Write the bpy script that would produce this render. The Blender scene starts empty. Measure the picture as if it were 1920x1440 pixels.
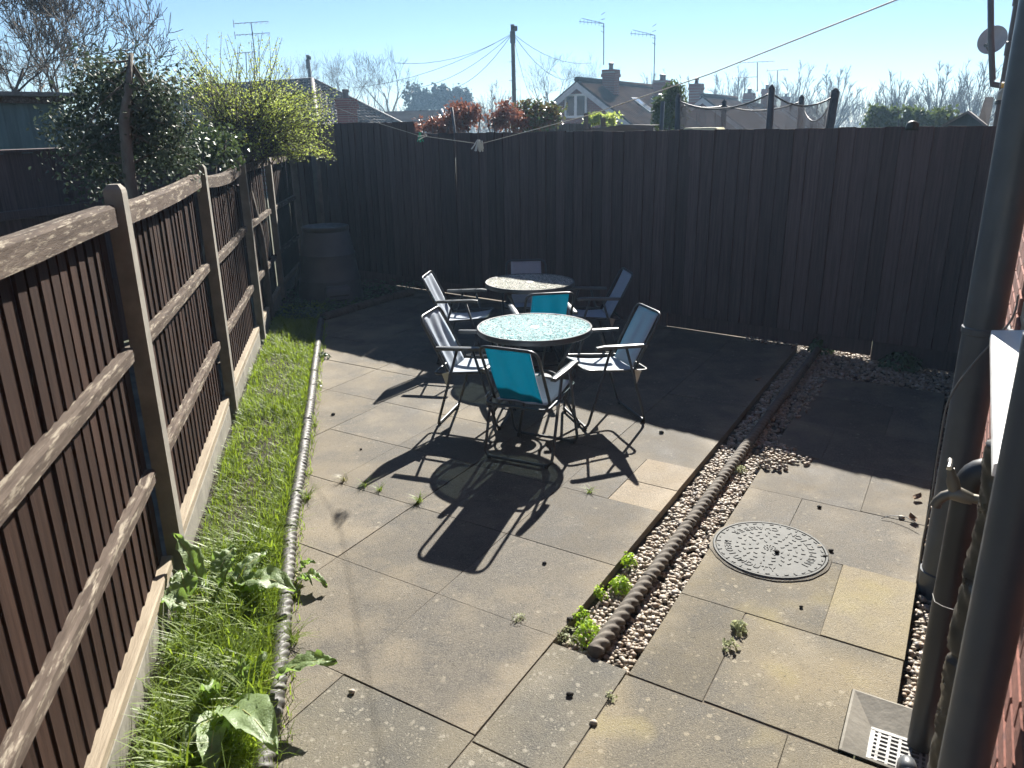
import bpy, bmesh, math, random
from mathutils import Vector, Matrix, Euler, noise as mnoise
R = math.radians
sc = bpy.context.scene
COL = sc.collection
rnd = random.Random(7)

# ---------------------------------------------------------------- camera
CAM_H = 1.95
FPX = 1458.0                       # focal length in pixels of a 1920 px wide frame
_down = Vector((72.0, 4400.0, FPX)).normalized()
_up = -_down
_Y = Vector((0, 0, 1)); _Y = (_Y - _up * _Y.dot(_up)).normalized()
_X = _Y.cross(_up)
if _X.x < 0: _X = -_X
cam_data = bpy.data.cameras.new('camera')
cam = bpy.data.objects.new('camera', cam_data); COL.objects.link(cam)
cam_data.sensor_width = 36.0; cam_data.lens = FPX / 1920.0 * 36.0
cam_data.clip_start = 0.05; cam_data.clip_end = 2000
cx = Vector((_X.x, _Y.x, _up.x)); cy = -Vector((_X.y, _Y.y, _up.y)); cz = -Vector((_X.z, _Y.z, _up.z))
m = Matrix((cx, cy, cz)).transposed().to_4x4(); m.translation = (0, 0, CAM_H)
cam.matrix_world = m
cam_data.dof.use_dof = True; cam_data.dof.focus_distance = 4.6; cam_data.dof.aperture_fstop = 7.0
sc.camera = cam

# ---------------------------------------------------------------- sky, sun, exposure
SUN_AZ, SUN_EL = 15.5, 34.6        # azimuth measured from +Y towards +X
world = bpy.data.worlds.new('World'); sc.world = world; world.use_nodes = True
wn = world.node_tree; bg = wn.nodes['Background']
sky = wn.nodes.new('ShaderNodeTexSky'); sky.sky_type = 'NISHITA'; sky.sun_disc = False
sky.sun_elevation = R(SUN_EL); sky.sun_rotation = R(SUN_AZ)
sky.altitude = 1000; sky.air_density = 1.0; sky.dust_density = 0.0; sky.ozone_density = 5.0
wn.links.new(sky.outputs[0], bg.inputs[0]); bg.inputs[1].default_value = 0.036
sun_d = bpy.data.lights.new('sun', 'SUN'); sun_d.energy = 4.9; sun_d.angle = R(0.53); sun_d.color = (1.0, 0.945, 0.86)
sun = bpy.data.objects.new('sun', sun_d); COL.objects.link(sun)
sdir = Vector((math.sin(R(SUN_AZ)) * math.cos(R(SUN_EL)), math.cos(R(SUN_AZ)) * math.cos(R(SUN_EL)), math.sin(R(SUN_EL))))
sun.rotation_euler = sdir.to_track_quat('Z', 'Y').to_euler(); sun.location = sdir * 30
vs = sc.view_settings; vs.view_transform = 'Standard'; vs.look = 'None'; vs.gamma = 1.0; vs.exposure = 1.75
vs.use_curve_mapping = False
sc.cycles.max_bounces = 5; sc.cycles.diffuse_bounces = 3; sc.cycles.glossy_bounces = 2; sc.cycles.transmission_bounces = 4; sc.cycles.volume_bounces = 0; sc.cycles.transparent_max_bounces = 8; sc.cycles.adaptive_threshold = 0.02
sc.cycles.use_denoising = True

# ---------------------------------------------------------------- surveyed positions
def ray(px, py):
    r = Vector((px - 960, py - 720, FPX)); return Vector((r.dot(_X), r.dot(_Y), r.dot(_up)))
def G(px, py, z=0.0):
    r = ray(px, py); t = (z - CAM_H) / r.z; return Vector((r.x * t, r.y * t, z))
def B(px, py, d):
    r = ray(px, py); t = d / math.hypot(r.x, r.y); return Vector((r.x * t, r.y * t, CAM_H + r.z * t))
def proj(w):
    q = Vector(w) - Vector((0, 0, CAM_H)); c = _X * q.x + _Y * q.y + _up * q.z
    if c.z <= 0.05: return None
    return (960 + FPX * c.x / c.z, 720 + FPX * c.y / c.z)
UA, VA = R(30.3), R(122.3)
U = Vector((math.sin(UA), math.cos(UA), 0)); V = Vector((math.sin(VA), math.cos(VA), 0))
def W(a, b, z=0.0): return U * a + V * b + Vector((0, 0, z))
ROTU = math.atan2(U.y, U.x)        # rotation that turns local +X to the path direction

# ---------------------------------------------------------------- mesh helpers
class MB:
    def __init__(s): s.v = []; s.f = []; s.m = []
    def add(s, vs_, fs, mi=0):
        o = len(s.v); s.v += [tuple(q) for q in vs_]; s.f += [tuple(i + o for i in f) for f in fs]; s.m += [mi] * len(fs)
        return s
    def box(s, c, size, rot=None, ch=0.0, mi=0):
        hx, hy, hz = size[0] / 2, size[1] / 2, size[2] / 2
        if ch <= 0:
            vs_ = [Vector((x, y, z)) for x in (-hx, hx) for y in (-hy, hy) for z in (-hz, hz)]
            fs = [(0, 1, 3, 2), (4, 6, 7, 5), (0, 4, 5, 1), (2, 3, 7, 6), (0, 2, 6, 4), (1, 5, 7, 3)]
        else:
            vs_ = []; 
            for sx in (-1, 1):
                for sy in (-1, 1):
                    for sz in (-1, 1):
                        vs_ += [Vector((sx * hx, sy * (hy - ch), sz * (hz - ch))), Vector((sx * (hx - ch), sy * hy, sz * (hz - ch))), Vector((sx * (hx - ch), sy * (hy - ch), sz * hz))]
            def I(sx, sy, sz, k): return ((sx > 0) * 4 + (sy > 0) * 2 + (sz > 0)) * 3 + k
            fs = []
            for s_ in (-1, 1):
                fs.append([I(s_, -1, -1, 0), I(s_, 1, -1, 0), I(s_, 1, 1, 0), I(s_, -1, 1, 0)][::s_])
                fs.append([I(-1, s_, -1, 1), I(-1, s_, 1, 1), I(1, s_, 1, 1), I(1, s_, -1, 1)][::s_])
                fs.append([I(-1, -1, s_, 2), I(1, -1, s_, 2), I(1, 1, s_, 2), I(-1, 1, s_, 2)][::s_])
            for a in (-1, 1):
                for b in (-1, 1):
                    fs.append([I(a, b, -1, 0), I(a, b, -1, 1), I(a, b, 1, 1), I(a, b, 1, 0)][::-a * b])
                    fs.append([I(a, -1, b, 0), I(a, -1, b, 2), I(a, 1, b, 2), I(a, 1, b, 0)][::a * b])
                    fs.append([I(-1, a, b, 1), I(-1, a, b, 2), I(1, a, b, 2), I(1, a, b, 1)][::-a * b])
                    for c_ in (-1, 1): fs.append([I(a, b, c_, 0), I(a, b, c_, 1), I(a, b, c_, 2)][::a * b * c_])
        c = Vector(c)
        if rot is not None: vs_ = [rot @ q for q in vs_]
        return s.add([q + c for q in vs_], fs, mi)
    def tube(s, pts, r, n=8, caps=True, mi=0, closed=False):
        pts = [Vector(p) for p in pts]; k = len(pts)
        rs = r if isinstance(r, (list, tuple)) else [r] * k
        vs_ = []; prev = None
        for i, p in enumerate(pts):
            if closed: t = (pts[(i + 1) % k] - pts[i - 1])
            else: t = pts[min(i + 1, k - 1)] - pts[max(i - 1, 0)]
            if t.length < 1e-9: t = Vector((0, 0, 1))
            t.normalize()
            if prev is None:
                a = t.orthogonal().normalized()
            else:
                a = prev - t * prev.dot(t)
                a = a.normalized() if a.length > 1e-6 else t.orthogonal().normalized()
            prev = a; b = t.cross(a)
            for j in range(n):
                w = 2 * math.pi * j / n; vs_.append(p + (a * math.cos(w) + b * math.sin(w)) * rs[i])
        fs = []
        for i in range(k if closed else k - 1):
            i2 = (i + 1) % k
            for j in range(n):
                j2 = (j + 1) % n; fs.append((i * n + j, i * n + j2, i2 * n + j2, i2 * n + j))
        if caps and not closed:
            fs.append(tuple(range(n))[::-1]); fs.append(tuple((k - 1) * n + j for j in range(n)))
        return s.add(vs_, fs, mi)
    def lathe(s, prof, n=32, c=(0, 0, 0), mi=0, capb=False, capt=False):
        c = Vector(c); vs_ = []; k = len(prof)
        for r_, z in prof:
            for j in range(n):
                w = 2 * math.pi * j / n; vs_.append(c + Vector((r_ * math.cos(w), r_ * math.sin(w), z)))
        fs = [(i * n + j, i * n + (j + 1) % n, (i + 1) * n + (j + 1) % n, (i + 1) * n + j) for i in range(k - 1) for j in range(n)]
        if capb: fs.append(tuple(range(n))[::-1])
        if capt: fs.append(tuple((k - 1) * n + j for j in range(n)))
        return s.add(vs_, fs, mi)
    def prism(s, poly, z0, z1, mi=0, ch=0.0):
        k = len(poly); P2 = [Vector((p[0], p[1])) for p in poly]
        area = sum(P2[i].x * P2[(i + 1) % k].y - P2[(i + 1) % k].x * P2[i].y for i in range(k))
        if area < 0: P2 = P2[::-1]
        vs_ = [(p.x, p.y, z0) for p in P2]
        if ch > 0:
            ins = []
            for i in range(k):
                a, b, c_ = P2[i - 1], P2[i], P2[(i + 1) % k]
                n1 = (b - a).normalized(); n2 = (c_ - b).normalized()
                n1 = Vector((-n1.y, n1.x)); n2 = Vector((-n2.y, n2.x)); h = (n1 + n2); h = h / max(0.3, (1 + n1.dot(n2)))
                ins.append(b + h * ch)
            vs_ += [(p.x, p.y, z1 - ch) for p in P2] + [(p.x, p.y, z1) for p in ins]
            lv = 3
        else:
            vs_ += [(p.x, p.y, z1) for p in P2]; lv = 2
        fs = [tuple(range(k))[::-1], tuple((lv - 1) * k + i for i in range(k))]
        for l in range(lv - 1):
            for i in range(k): fs.append((l * k + i, l * k + (i + 1) % k, (l + 1) * k + (i + 1) % k, (l + 1) * k + i))
        return s.add(vs_, fs, mi)
    def mesh(s, name, mats, smooth=False):
        me = bpy.data.meshes.new(name); me.from_pydata(s.v, [], s.f)
        for mt in (mats if isinstance(mats, (list, tuple)) else [mats]): me.materials.append(mt)
        if any(s.m): me.polygons.foreach_set('material_index', s.m)
        if smooth: me.polygons.foreach_set('use_smooth', [True] * len(s.f))
        me.update()
        if smooth == 'auto':
            me.set_sharp_from_angle(angle=R(40))
        return me
def link(name, data, parent=None, loc=None, rot=None):
    o = bpy.data.objects.new(name, data); COL.objects.link(o)
    if parent is not None: o.parent = parent
    if loc is not None: o.location = loc
    if rot is not None: o.rotation_euler = rot
    return o
def tag(o, label=None, cat=None, group=None, kind=None):
    if label: o['label'] = label
    if cat: o['category'] = cat
    if group: o['group'] = group
    if kind: o['kind'] = kind
    return o
def thing(name, label, cat, loc=(0, 0, 0), rz=0.0, group=None):
    o = link(name, None, None, loc, (0, 0, rz)); o.empty_display_size = 0.1
    return tag(o, label, cat, group)
def part(name, mb, mat, parent=None, smooth=False):
    """mesh part given in the parent's local coordinates"""
    return link(name, mb.mesh(name, mat, smooth), parent)
def wpart(name, mb, mat, parent, smooth=False):
    """mesh part given in world coordinates, under an unrotated or rotated top-level parent"""
    inv = Matrix.Translation(parent.location) @ parent.rotation_euler.to_matrix().to_4x4()
    pp = parent.parent
    while pp is not None:
        inv = (Matrix.Translation(pp.location) @ pp.rotation_euler.to_matrix().to_4x4()) @ inv; pp = pp.parent
    inv = inv.inverted(); q = MB(); q.v = [tuple(inv @ Vector(p)) for p in mb.v]; q.f = mb.f; q.m = mb.m
    return part(name, q, mat, parent, smooth)
def copy_tree(o, parent=None):
    c = o.copy(); COL.objects.link(c); c.parent = parent
    for ch in o.children: copy_tree(ch, c)
    return c
def arc(p0, p1, p2, r, n=5):
    """rounded corner at p1 on the way p0-p1-p2"""
    p0, p1, p2 = Vector(p0), Vector(p1), Vector(p2)
    a = (p0 - p1).normalized(); b = (p2 - p1).normalized(); s_ = p1 + a * r; e = p1 + b * r
    return [s_.lerp(p1, t).lerp(p1.lerp(e, t), t) for t in [i / n for i in range(n + 1)]]
def rounded(pts, r, n=5, closed=False):
    out = []; k = len(pts)
    for i in range(k):
        if not closed and i in (0, k - 1): out.append(Vector(pts[i]))
        else: out += arc(pts[i - 1], pts[i], pts[(i + 1) % k], r, n)
    return out

# ---------------------------------------------------------------- materials
def nn(nt, typ, **kw):
    n = nt.nodes.new(typ)
    for k, val in kw.items():
        if k in n.inputs: n.inputs[k].default_value = val
        else: setattr(n, k, val)
    return n
def newmat(name):
    mt = bpy.data.materials.new(name); mt.use_nodes = True; nt = mt.node_tree; return mt, nt, nt.nodes['Principled BSDF'], nt.nodes['Material Output']
def rgb(c): return (c[0], c[1], c[2], 1.0)
def coords(nt, mode='obj', stretch=(1, 1, 1), jitter=True):
    if mode == 'world':
        src = nn(nt, 'ShaderNodeNewGeometry').outputs['Position']
    else:
        src = nn(nt, 'ShaderNodeTexCoord').outputs['Object']
    if jitter:
        oi = nn(nt, 'ShaderNodeObjectInfo'); mul = nn(nt, 'ShaderNodeMath', operation='MULTIPLY'); mul.inputs[1].default_value = 37.0
        nt.links.new(oi.outputs['Random'], mul.inputs[0])
        ad = nn(nt, 'ShaderNodeVectorMath', operation='ADD'); nt.links.new(src, ad.inputs[0]); nt.links.new(mul.outputs[0], ad.inputs[1]); src = ad.outputs[0]
    mp = nn(nt, 'ShaderNodeMapping'); mp.inputs['Scale'].default_value = stretch; nt.links.new(src, mp.inputs[0]); return mp.outputs[0]
def mixc(nt, fac, a, b, blend='MIX'):
    mx = nn(nt, 'ShaderNodeMix', data_type='RGBA', blend_type=blend)
    for sock, val in ((mx.inputs[0], fac), (mx.inputs[6], a), (mx.inputs[7], b)):
        if isinstance(val, bpy.types.NodeSocket): nt.links.new(val, sock)
        elif isinstance(val, (int, float)): sock.default_value = val
        else: sock.default_value = rgb(val)
    return mx.outputs[2]
def ramp(nt, src, p0, p1, v0=0.0, v1=1.0):
    mr = nn(nt, 'ShaderNodeMapRange'); mr.inputs[1].default_value = p0; mr.inputs[2].default_value = p1; mr.inputs[3].default_value = v0; mr.inputs[4].default_value = v1
    nt.links.new(src, mr.inputs[0]); return mr.outputs[0]
def noise_t(nt, vec, scale, detail=4.0, rough=0.6):
    t = nn(nt, 'ShaderNodeTexNoise'); t.inputs['Scale'].default_value = scale; t.inputs['Detail'].default_value = detail; t.inputs['Roughness'].default_value = rough
    nt.links.new(vec, t.inputs['Vector']); return t.outputs['Fac']
def bump(nt, bs, h, strength=0.4, dist=0.01):
    b = nn(nt, 'ShaderNodeBump'); b.inputs['Strength'].default_value = strength; b.inputs['Distance'].default_value = dist
    nt.links.new(h, b.inputs['Height']); nt.links.new(b.outputs[0], bs.inputs['Normal']); return b
def mat_noise(name, c1, c2, scale=8.0, rough=0.7, bmp=0.2, stretch=(1, 1, 1), mode='obj', c3=None, s3=30.0, t3=0.62, metal=0.0, var=0.0, bdist=0.01, spec=0.5):
    mt, nt, bs, out = newmat(name); vec = coords(nt, mode, stretch)
    f = noise_t(nt, vec, scale); col = mixc(nt, ramp(nt, f, 0.35, 0.68), c1, c2)
    if c3 is not None:
        f3 = noise_t(nt, vec, s3, 5, 0.7); col = mixc(nt, ramp(nt, f3, t3 - 0.04, t3 + 0.05), col, c3)
    if var > 0:
        oi = nn(nt, 'ShaderNodeObjectInfo'); hs = nn(nt, 'ShaderNodeHueSaturation'); nt.links.new(ramp(nt, oi.outputs['Random'], 0, 1, 1 - var, 1 + var), hs.inputs['Value']); nt.links.new(col, hs.inputs['Color']); col = hs.outputs[0]
    nt.links.new(col, bs.inputs['Base Color']); bs.inputs['Roughness'].default_value = rough; bs.inputs['Metallic'].default_value = metal; bs.inputs['Specular IOR Level'].default_value = spec
    if bmp > 0: bump(nt, bs, noise_t(nt, vec, scale * 4, 5, 0.65), bmp, bdist)
    return mt
def mat_leaf(name, c1, c2, trans=0.45, tcol=None, rough=0.45, pucker=0.0):
    mt, nt, bs, out = newmat(name); g = nn(nt, 'ShaderNodeNewGeometry')
    col = mixc(nt, g.outputs['Random Per Island'], c1, c2); nt.links.new(col, bs.inputs['Base Color']); bs.inputs['Roughness'].default_value = rough
    if pucker > 0: bump(nt, bs, noise_t(nt, coords(nt, 'world', (1, 1, 1), False), 110, 3, 0.5), pucker, 0.006)
    tr = nn(nt, 'ShaderNodeBsdfTranslucent'); nt.links.new(mixc(nt, 0.5, col, tcol or c2), tr.inputs[0])
    mx = nn(nt, 'ShaderNodeMixShader'); mx.inputs[0].default_value = trans; nt.links.new(bs.outputs[0], mx.inputs[1]); nt.links.new(tr.outputs[0], mx.inputs[2]); nt.links.new(mx.outputs[0], out.inputs[0])
    return mt
def mat_plain(name, c, rough=0.5, metal=0.0, spec=0.5):
    mt, nt, bs, out = newmat(name); vec = coords(nt); f = noise_t(nt, vec, 6.0, 5, 0.6)
    nt.links.new(mixc(nt, ramp(nt, f, 0.3, 0.7), [q * 0.85 for q in c], [min(1, q * 1.12) for q in c]), bs.inputs['Base Color'])
    nt.links.new(ramp(nt, noise_t(nt, vec, 14.0), 0.3, 0.7, max(0.02, rough - 0.1), min(1, rough + 0.12)), bs.inputs['Roughness']); bs.inputs['Metallic'].default_value = metal; bs.inputs['Specular IOR Level'].default_value = spec
    return mt
def mat_slab(name, dark, mid, tan, lichen, lich_amt, algae=0.0, tan_amt=0.5):
    mt, nt, bs, out = newmat(name); vec = coords(nt, 'world'); wv = coords(nt, 'world', (1, 1, 1), False)
    big = noise_t(nt, wv, 1.3, 3, 0.55); fine = noise_t(nt, vec, 160.0, 3, 0.7); midn = noise_t(nt, vec, 4.5, 9, 0.68)
    col = mixc(nt, ramp(nt, midn, 0.40, 0.62), dark, mid)
    col = mixc(nt, ramp(nt, big, 0.62 - 0.2 * tan_amt, 0.78 - 0.2 * tan_amt, 0, 0.85), col, tan)
    # tan, less grimy margins beside the bed, the trench and the wall (weathering with a ragged edge)
    pn = (math.cos(R(30.3)), -math.sin(R(30.3))); rag = noise_t(nt, wv, 3.2, 5, 0.6); prev = None
    for (ax, ay), c0, wid in (((-pn[0], -pn[1]), -1.195, 0.22), ((pn[0], pn[1]), 0.86, 0.14), ((-pn[0], -pn[1]), 0.03, 0.20), ((1.0, 0.19), 0.46, 0.75)):
        dt = nn(nt, 'ShaderNodeVectorMath', operation='DOT_PRODUCT'); dt.inputs[1].default_value = (ax, ay, 0); nt.links.new(wv, dt.inputs[0])
        ad = nn(nt, 'ShaderNodeMath', operation='ADD'); ad.inputs[1].default_value = c0; nt.links.new(dt.outputs['Value'], ad.inputs[0])
        ab = nn(nt, 'ShaderNodeMath', operation='ABSOLUTE'); nt.links.new(ad.outputs[0], ab.inputs[0])
        ml = nn(nt, 'ShaderNodeMath', operation='ADD'); nt.links.new(ramp(nt, ab.outputs[0], 0, wid, 0.62, 0.0), ml.inputs[0]); nt.links.new(ramp(nt, rag, 0.3, 0.7, -0.45, 0.45), ml.inputs[1])
        f_ = ramp(nt, ml.outputs[0], 0.1, 0.75, 0, 0.85)
        if prev is None: prev = f_
        else:
            mxm = nn(nt, 'ShaderNodeMath', operation='MAXIMUM'); nt.links.new(prev, mxm.inputs[0]); nt.links.new(f_, mxm.inputs[1]); prev = mxm.outputs[0]
    col = mixc(nt, prev, col, tan)
    # lichen blotches
    for scl, thr, amt in ((30.0, 0.30, 0.8), (64.0, 0.28, 0.75)):
        ds = nn(nt, 'ShaderNodeTexNoise'); ds.inputs['Scale'].default_value = 30; nt.links.new(vec, ds.inputs['Vector'])
        wob = nn(nt, 'ShaderNodeVectorMath', operation='SCALE'); wob.inputs['Scale'].default_value = 0.022; nt.links.new(ds.outputs['Color'], wob.inputs[0])
        ad = nn(nt, 'ShaderNodeVectorMath', operation='ADD'); nt.links.new(vec, ad.inputs[0]); nt.links.new(wob.outputs[0], ad.inputs[1])
        vo = nn(nt, 'ShaderNodeTexVoronoi'); vo.inputs['Scale'].default_value = scl; nt.links.new(ad.outputs[0], vo.inputs['Vector'])
        sel = nn(nt, 'ShaderNodeSeparateColor'); nt.links.new(vo.outputs['Color'], sel.inputs[0])
        f = nn(nt, 'ShaderNodeMath', operation='MULTIPLY'); nt.links.new(ramp(nt, vo.outputs['Distance'], thr + 0.05, thr - 0.08), f.inputs[0])
        nt.links.new(ramp(nt, sel.outputs[0], 1 - lich_amt, 1 - lich_amt + 0.12, 0, amt), f.inputs[1])
        col = mixc(nt, f.outputs[0], col, lichen)
    if algae > 0:
        al = noise_t(nt, wv, 2.6, 2, 0.5); col = mixc(nt, ramp(nt, al, 0.60 - 0.3 * algae, 0.74 - 0.3 * algae, 0, 0.7), col, (0.195, 0.165, 0.065))
    col = mixc(nt, ramp(nt, fine, 0.35, 0.7, 0.0, 0.6), col, [q * 1.8 for q in mid])
    col = mixc(nt, ramp(nt, noise_t(nt, vec, 75.0, 4, 0.75), 0.56, 0.68, 0.0, 0.55), col, [q * 0.45 for q in dark])
    sp2 = nn(nt, 'ShaderNodeTexVoronoi'); sp2.inputs['Scale'].default_value = 95.0; nt.links.new(vec, sp2.inputs['Vector'])
    col = mixc(nt, ramp(nt, sp2.outputs['Distance'], 0.16, 0.10, 0, 0.6), col, (0.34, 0.31, 0.25))
    oi = nn(nt, 'ShaderNodeObjectInfo'); hs = nn(nt, 'ShaderNodeHueSaturation'); nt.links.new(ramp(nt, oi.outputs['Random'], 0, 1, 0.86, 1.12), hs.inputs['Value']); nt.links.new(col, hs.inputs['Color'])
    nt.links.new(hs.outputs[0], bs.inputs['Base Color']); nt.links.new(ramp(nt, midn, 0.3, 0.7, 0.72, 0.95), bs.inputs['Roughness']); bs.inputs['Specular IOR Level'].default_value = 0.3
    bump(nt, bs, fine, 0.8, 0.005); return mt
M = {}
M['slab'] = mat_slab('concrete_slab', (0.046, 0.043, 0.037), (0.102, 0.092, 0.075), (0.180, 0.150, 0.102), (0.23, 0.205, 0.155), 0.12, 0.0, 0.35)
M['slab_lichen'] = mat_slab('lichen_slab', (0.052, 0.050, 0.043), (0.105, 0.098, 0.080), (0.15, 0.13, 0.09), (0.27, 0.25, 0.20), 0.40, 0.0, 0.3)
M['slab_pale'] = mat_slab('pale_slab', (0.120, 0.100, 0.072), (0.175, 0.146, 0.106), (0.20, 0.165, 0.115), (0.30, 0.26, 0.21), 0.06)
M['slab_yellow'] = mat_slab('yellow_slab', (0.105, 0.09, 0.06), (0.165, 0.140, 0.094), (0.18, 0.15, 0.085), (0.28, 0.25, 0.18), 0.10, 0.22)
M['slab_stained'] = mat_slab('stained_slab', (0.048, 0.044, 0.036), (0.102, 0.091, 0.069), (0.178, 0.145, 0.086), (0.24, 0.21, 0.15), 0.22, 0.06, 0.6)
M['plank_dark'] = mat_noise('stained_plank', (0.064, 0.042, 0.042), (0.104, 0.071, 0.067), 5.0, 0.8, 0.7, (13, 13, 0.5), c3=(0.13, 0.095, 0.082), s3=6.0, t3=0.66, var=0.26, bdist=0.004)
M['plank_brown'] = mat_noise('brown_plank', (0.022, 0.0125, 0.0095), (0.041, 0.024, 0.018), 5.0, 0.75, 0.5, (9, 9, 0.6), c3=(0.058, 0.037, 0.028), s3=6.0, t3=0.66, var=0.25, bdist=0.004, spec=0.08)
M['rail'] = mat_noise('weathered_rail', (0.065, 0.050, 0.041), (0.115, 0.092, 0.075), 4.0, 0.9, 0.7, (1.6, 11, 11), c3=(0.25, 0.22, 0.175), s3=5.0, t3=0.57, var=0.12, bdist=0.004, spec=0.1)
M['pale_timber'] = mat_noise('pale_timber', (0.21, 0.17, 0.118), (0.30, 0.25, 0.18), 4.0, 0.85, 0.7, (1.2, 11, 11), c3=(0.20, 0.14, 0.09), s3=8.0, t3=0.66, bdist=0.004)
M['concrete'] = mat_noise('cast_concrete', (0.155, 0.145, 0.122), (0.235, 0.220, 0.185), 7.0, 0.9, 0.7, c3=(0.10, 0.09, 0.07), s3=55.0, t3=0.70, bdist=0.004)
M['dark_concrete'] = mat_noise('rope_concrete', (0.075, 0.064, 0.052), (0.125, 0.108, 0.086), 9.0, 0.85, 0.5, c3=(0.24, 0.21, 0.17), s3=60, t3=0.68, bdist=0.004)
M['grey_rope'] = mat_noise('rope_concrete_grey', (0.050, 0.048, 0.045), (0.095, 0.091, 0.083), 9.0, 0.6, 0.5, c3=(0.12, 0.10, 0.08), s3=40, t3=0.66, bdist=0.004)
M['soil'] = mat_noise('soil', (0.020, 0.015, 0.010), (0.060, 0.045, 0.028), 12.0, 0.95, 1.0, mode='world', bdist=0.03)
M['ground'] = mat_noise('garden_ground', (0.035, 0.045, 0.018), (0.07, 0.065, 0.03), 0.6, 0.95, 0.3, mode='world')
M['gravel_bed'] = mat_noise('gravel_bed', (0.05, 0.04, 0.03), (0.12, 0.095, 0.07), 60.0, 0.95, 1.0, mode='world', bdist=0.02)
M['frame'] = mat_plain('grey_tube', (0.055, 0.062, 0.068), 0.38, 0.3)
M['steel'] = mat_plain('steel', (0.42, 0.42, 0.40), 0.35, 0.9)
M['plastic_black'] = mat_plain('black_plastic', (0.028, 0.028, 0.028), 0.42)
M['pipe'] = mat_plain('grey_pipe', (0.068, 0.076, 0.084), 0.42)
M['pipe_brown'] = mat_plain('brown_pipe', (0.075, 0.050, 0.040), 0.45)
M['white'] = mat_plain('white_upvc', (0.74, 0.74, 0.72), 0.4)
M['brass'] = mat_plain('weathered_brass', (0.19, 0.175, 0.145), 0.5, 0.8)
M['bin'] = mat_plain('bin_plastic', (0.070, 0.080, 0.098), 0.5)
M['bark'] = mat_noise('bark', (0.060, 0.050, 0.042), (0.115, 0.098, 0.080), 9.0, 0.9, 0.5, (4, 4, 1))
M['bark_far'] = mat_noise('bark_far', (0.085, 0.072, 0.060), (0.13, 0.11, 0.092), 2.0, 0.95, 0.0)
M['joint'] = mat_noise('joint_sand', (0.065, 0.056, 0.042), (0.15, 0.125, 0.09), 4.0, 0.95, 0.6, mode='world')
M['mortar'] = mat_noise('mortar', (0.36, 0.30, 0.23), (0.46, 0.40, 0.32), 30.0, 0.95, 0.6)
M['brick'] = mat_noise('red_brick', (0.15, 0.055, 0.04), (0.23, 0.092, 0.066), 30.0, 0.9, 0.7, c3=(0.10, 0.045, 0.04), s3=14, t3=0.63, var=0.25, bdist=0.004)

# ================================================================ SETTING
gm = MB(); gm.add([(-700, -100, -0.12), (700, -100, -0.12), (700, 1200, -0.12), (-700, 1200, -0.12)], [(0, 1, 2, 3)])
tag(part('ground', gm, M['ground']), kind='structure')

# ---- paving
patio = tag(link('patio', None), kind='structure')
path = tag(link('garden_path', None), kind='structure')
def slab(parent, u0, u1, v0, v1, mat, name='slab', poly=None, lift=0.0):
    g = 0.0005 + rnd.random() * 0.0010; lift += (rnd.random() - 0.5) * 0.0035
    c = W((u0 + u1) / 2, (v0 + v1) / 2)
    if poly is None: poly = [(u0 + g, v0 + g), (u1 - g, v0 + g), (u1 - g, v1 - g), (u0 + g, v1 - g)]
    pts = [W(a, b) - c for a, b in poly]
    mb = MB(); mb.prism([(p.x, p.y) for p in pts], -0.045, 0.0, ch=0.0012)
    o = part(name, mb, mat, parent); o.location = (c.x, c.y, lift)
    o.rotation_euler = ((rnd.random() - 0.5) * 0.005, (rnd.random() - 0.5) * 0.005, (rnd.random() - 0.5) * 0.006)
    return o
fence_a, fence_b = Vector((-1.345, 9.947, 0)), Vector((3.64, 6.086, 0))
FD = (fence_b - fence_a).normalized(); FN = Vector((FD.y, -FD.x, 0))
if FN.y > 0: FN = -FN                                     # towards us
vb = [-1.195 - 0.6005 * k for k in range(0, 10)]
ub = [1.716 + 0.6075 * k for k in range(-3, 13)]
for i in range(len(ub) - 1):
    for j in range(len(vb) - 1):
        u0, u1, v1, v0 = ub[i], ub[i + 1], vb[j], vb[j + 1]
        c = W((u0 + u1) / 2, (v0 + v1) / 2)
        if (c - fence_a).dot(FN) < 0.25 or c.x < -2.6 or c.y < 0.9: continue
        if c.x < -0.85 - 0.22 * (c.y - 2.0) - 0.45: continue
        r_ = rnd.random(); mt = M['slab']
        if c.y < 2.25: mt = M['slab_lichen'] if r_ < 0.35 else M['slab_stained']
        if i == 6 and j == 0:
            slab(patio, u0, u1, v0, -1.50, M['slab']); slab(patio, u0 + 0.28, u1, -1.50, v1, M['slab_pale']); slab(patio, u0, u0 + 0.28, -1.50, v1, M['slab_pale']); continue
        slab(patio, u0, u1, v0, v1, mt)
# front strip of slabs that joins patio and path
for u0, u1 in ((1.69, 2.285), (1.085, 1.685), (0.48, 1.08)):
    slab(path, u0, u1, -1.19, -0.872, M['slab_lichen'])
for u0, u1, cuts in ((2.27, 2.875, [-0.86, -0.576]), (2.875, 3.473, [-0.86, -0.277]), (3.473, 4.07, [-0.86, -0.57]), (4.07, 4.667, [-0.86, -0.275]),
                     (4.667, 5.265, [-0.86, -0.57]), (5.265, 5.86, [-0.86, -0.275]), (5.86, 6.375, [-0.86, -0.57])):
    for k, a in enumerate(cuts):
        b = cuts[k + 1] if k + 1 < len(cuts) else 0.03
        mt = M['slab_stained'] if u0 < 3 else M['slab']
        poly = None
        if u0 == 2.875 and a == -0.277: mt = M['slab_yellow']
        if u0 == 2.27 and a == -0.576:
            poly = [(2.276, -0.571), (2.87, -0.571), (2.87, 0.025), (2.606, 0.025), (2.606, -0.122), (2.276, -0.122)]
        slab(path, u0, u1, a, b, mt, poly=poly)
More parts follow.
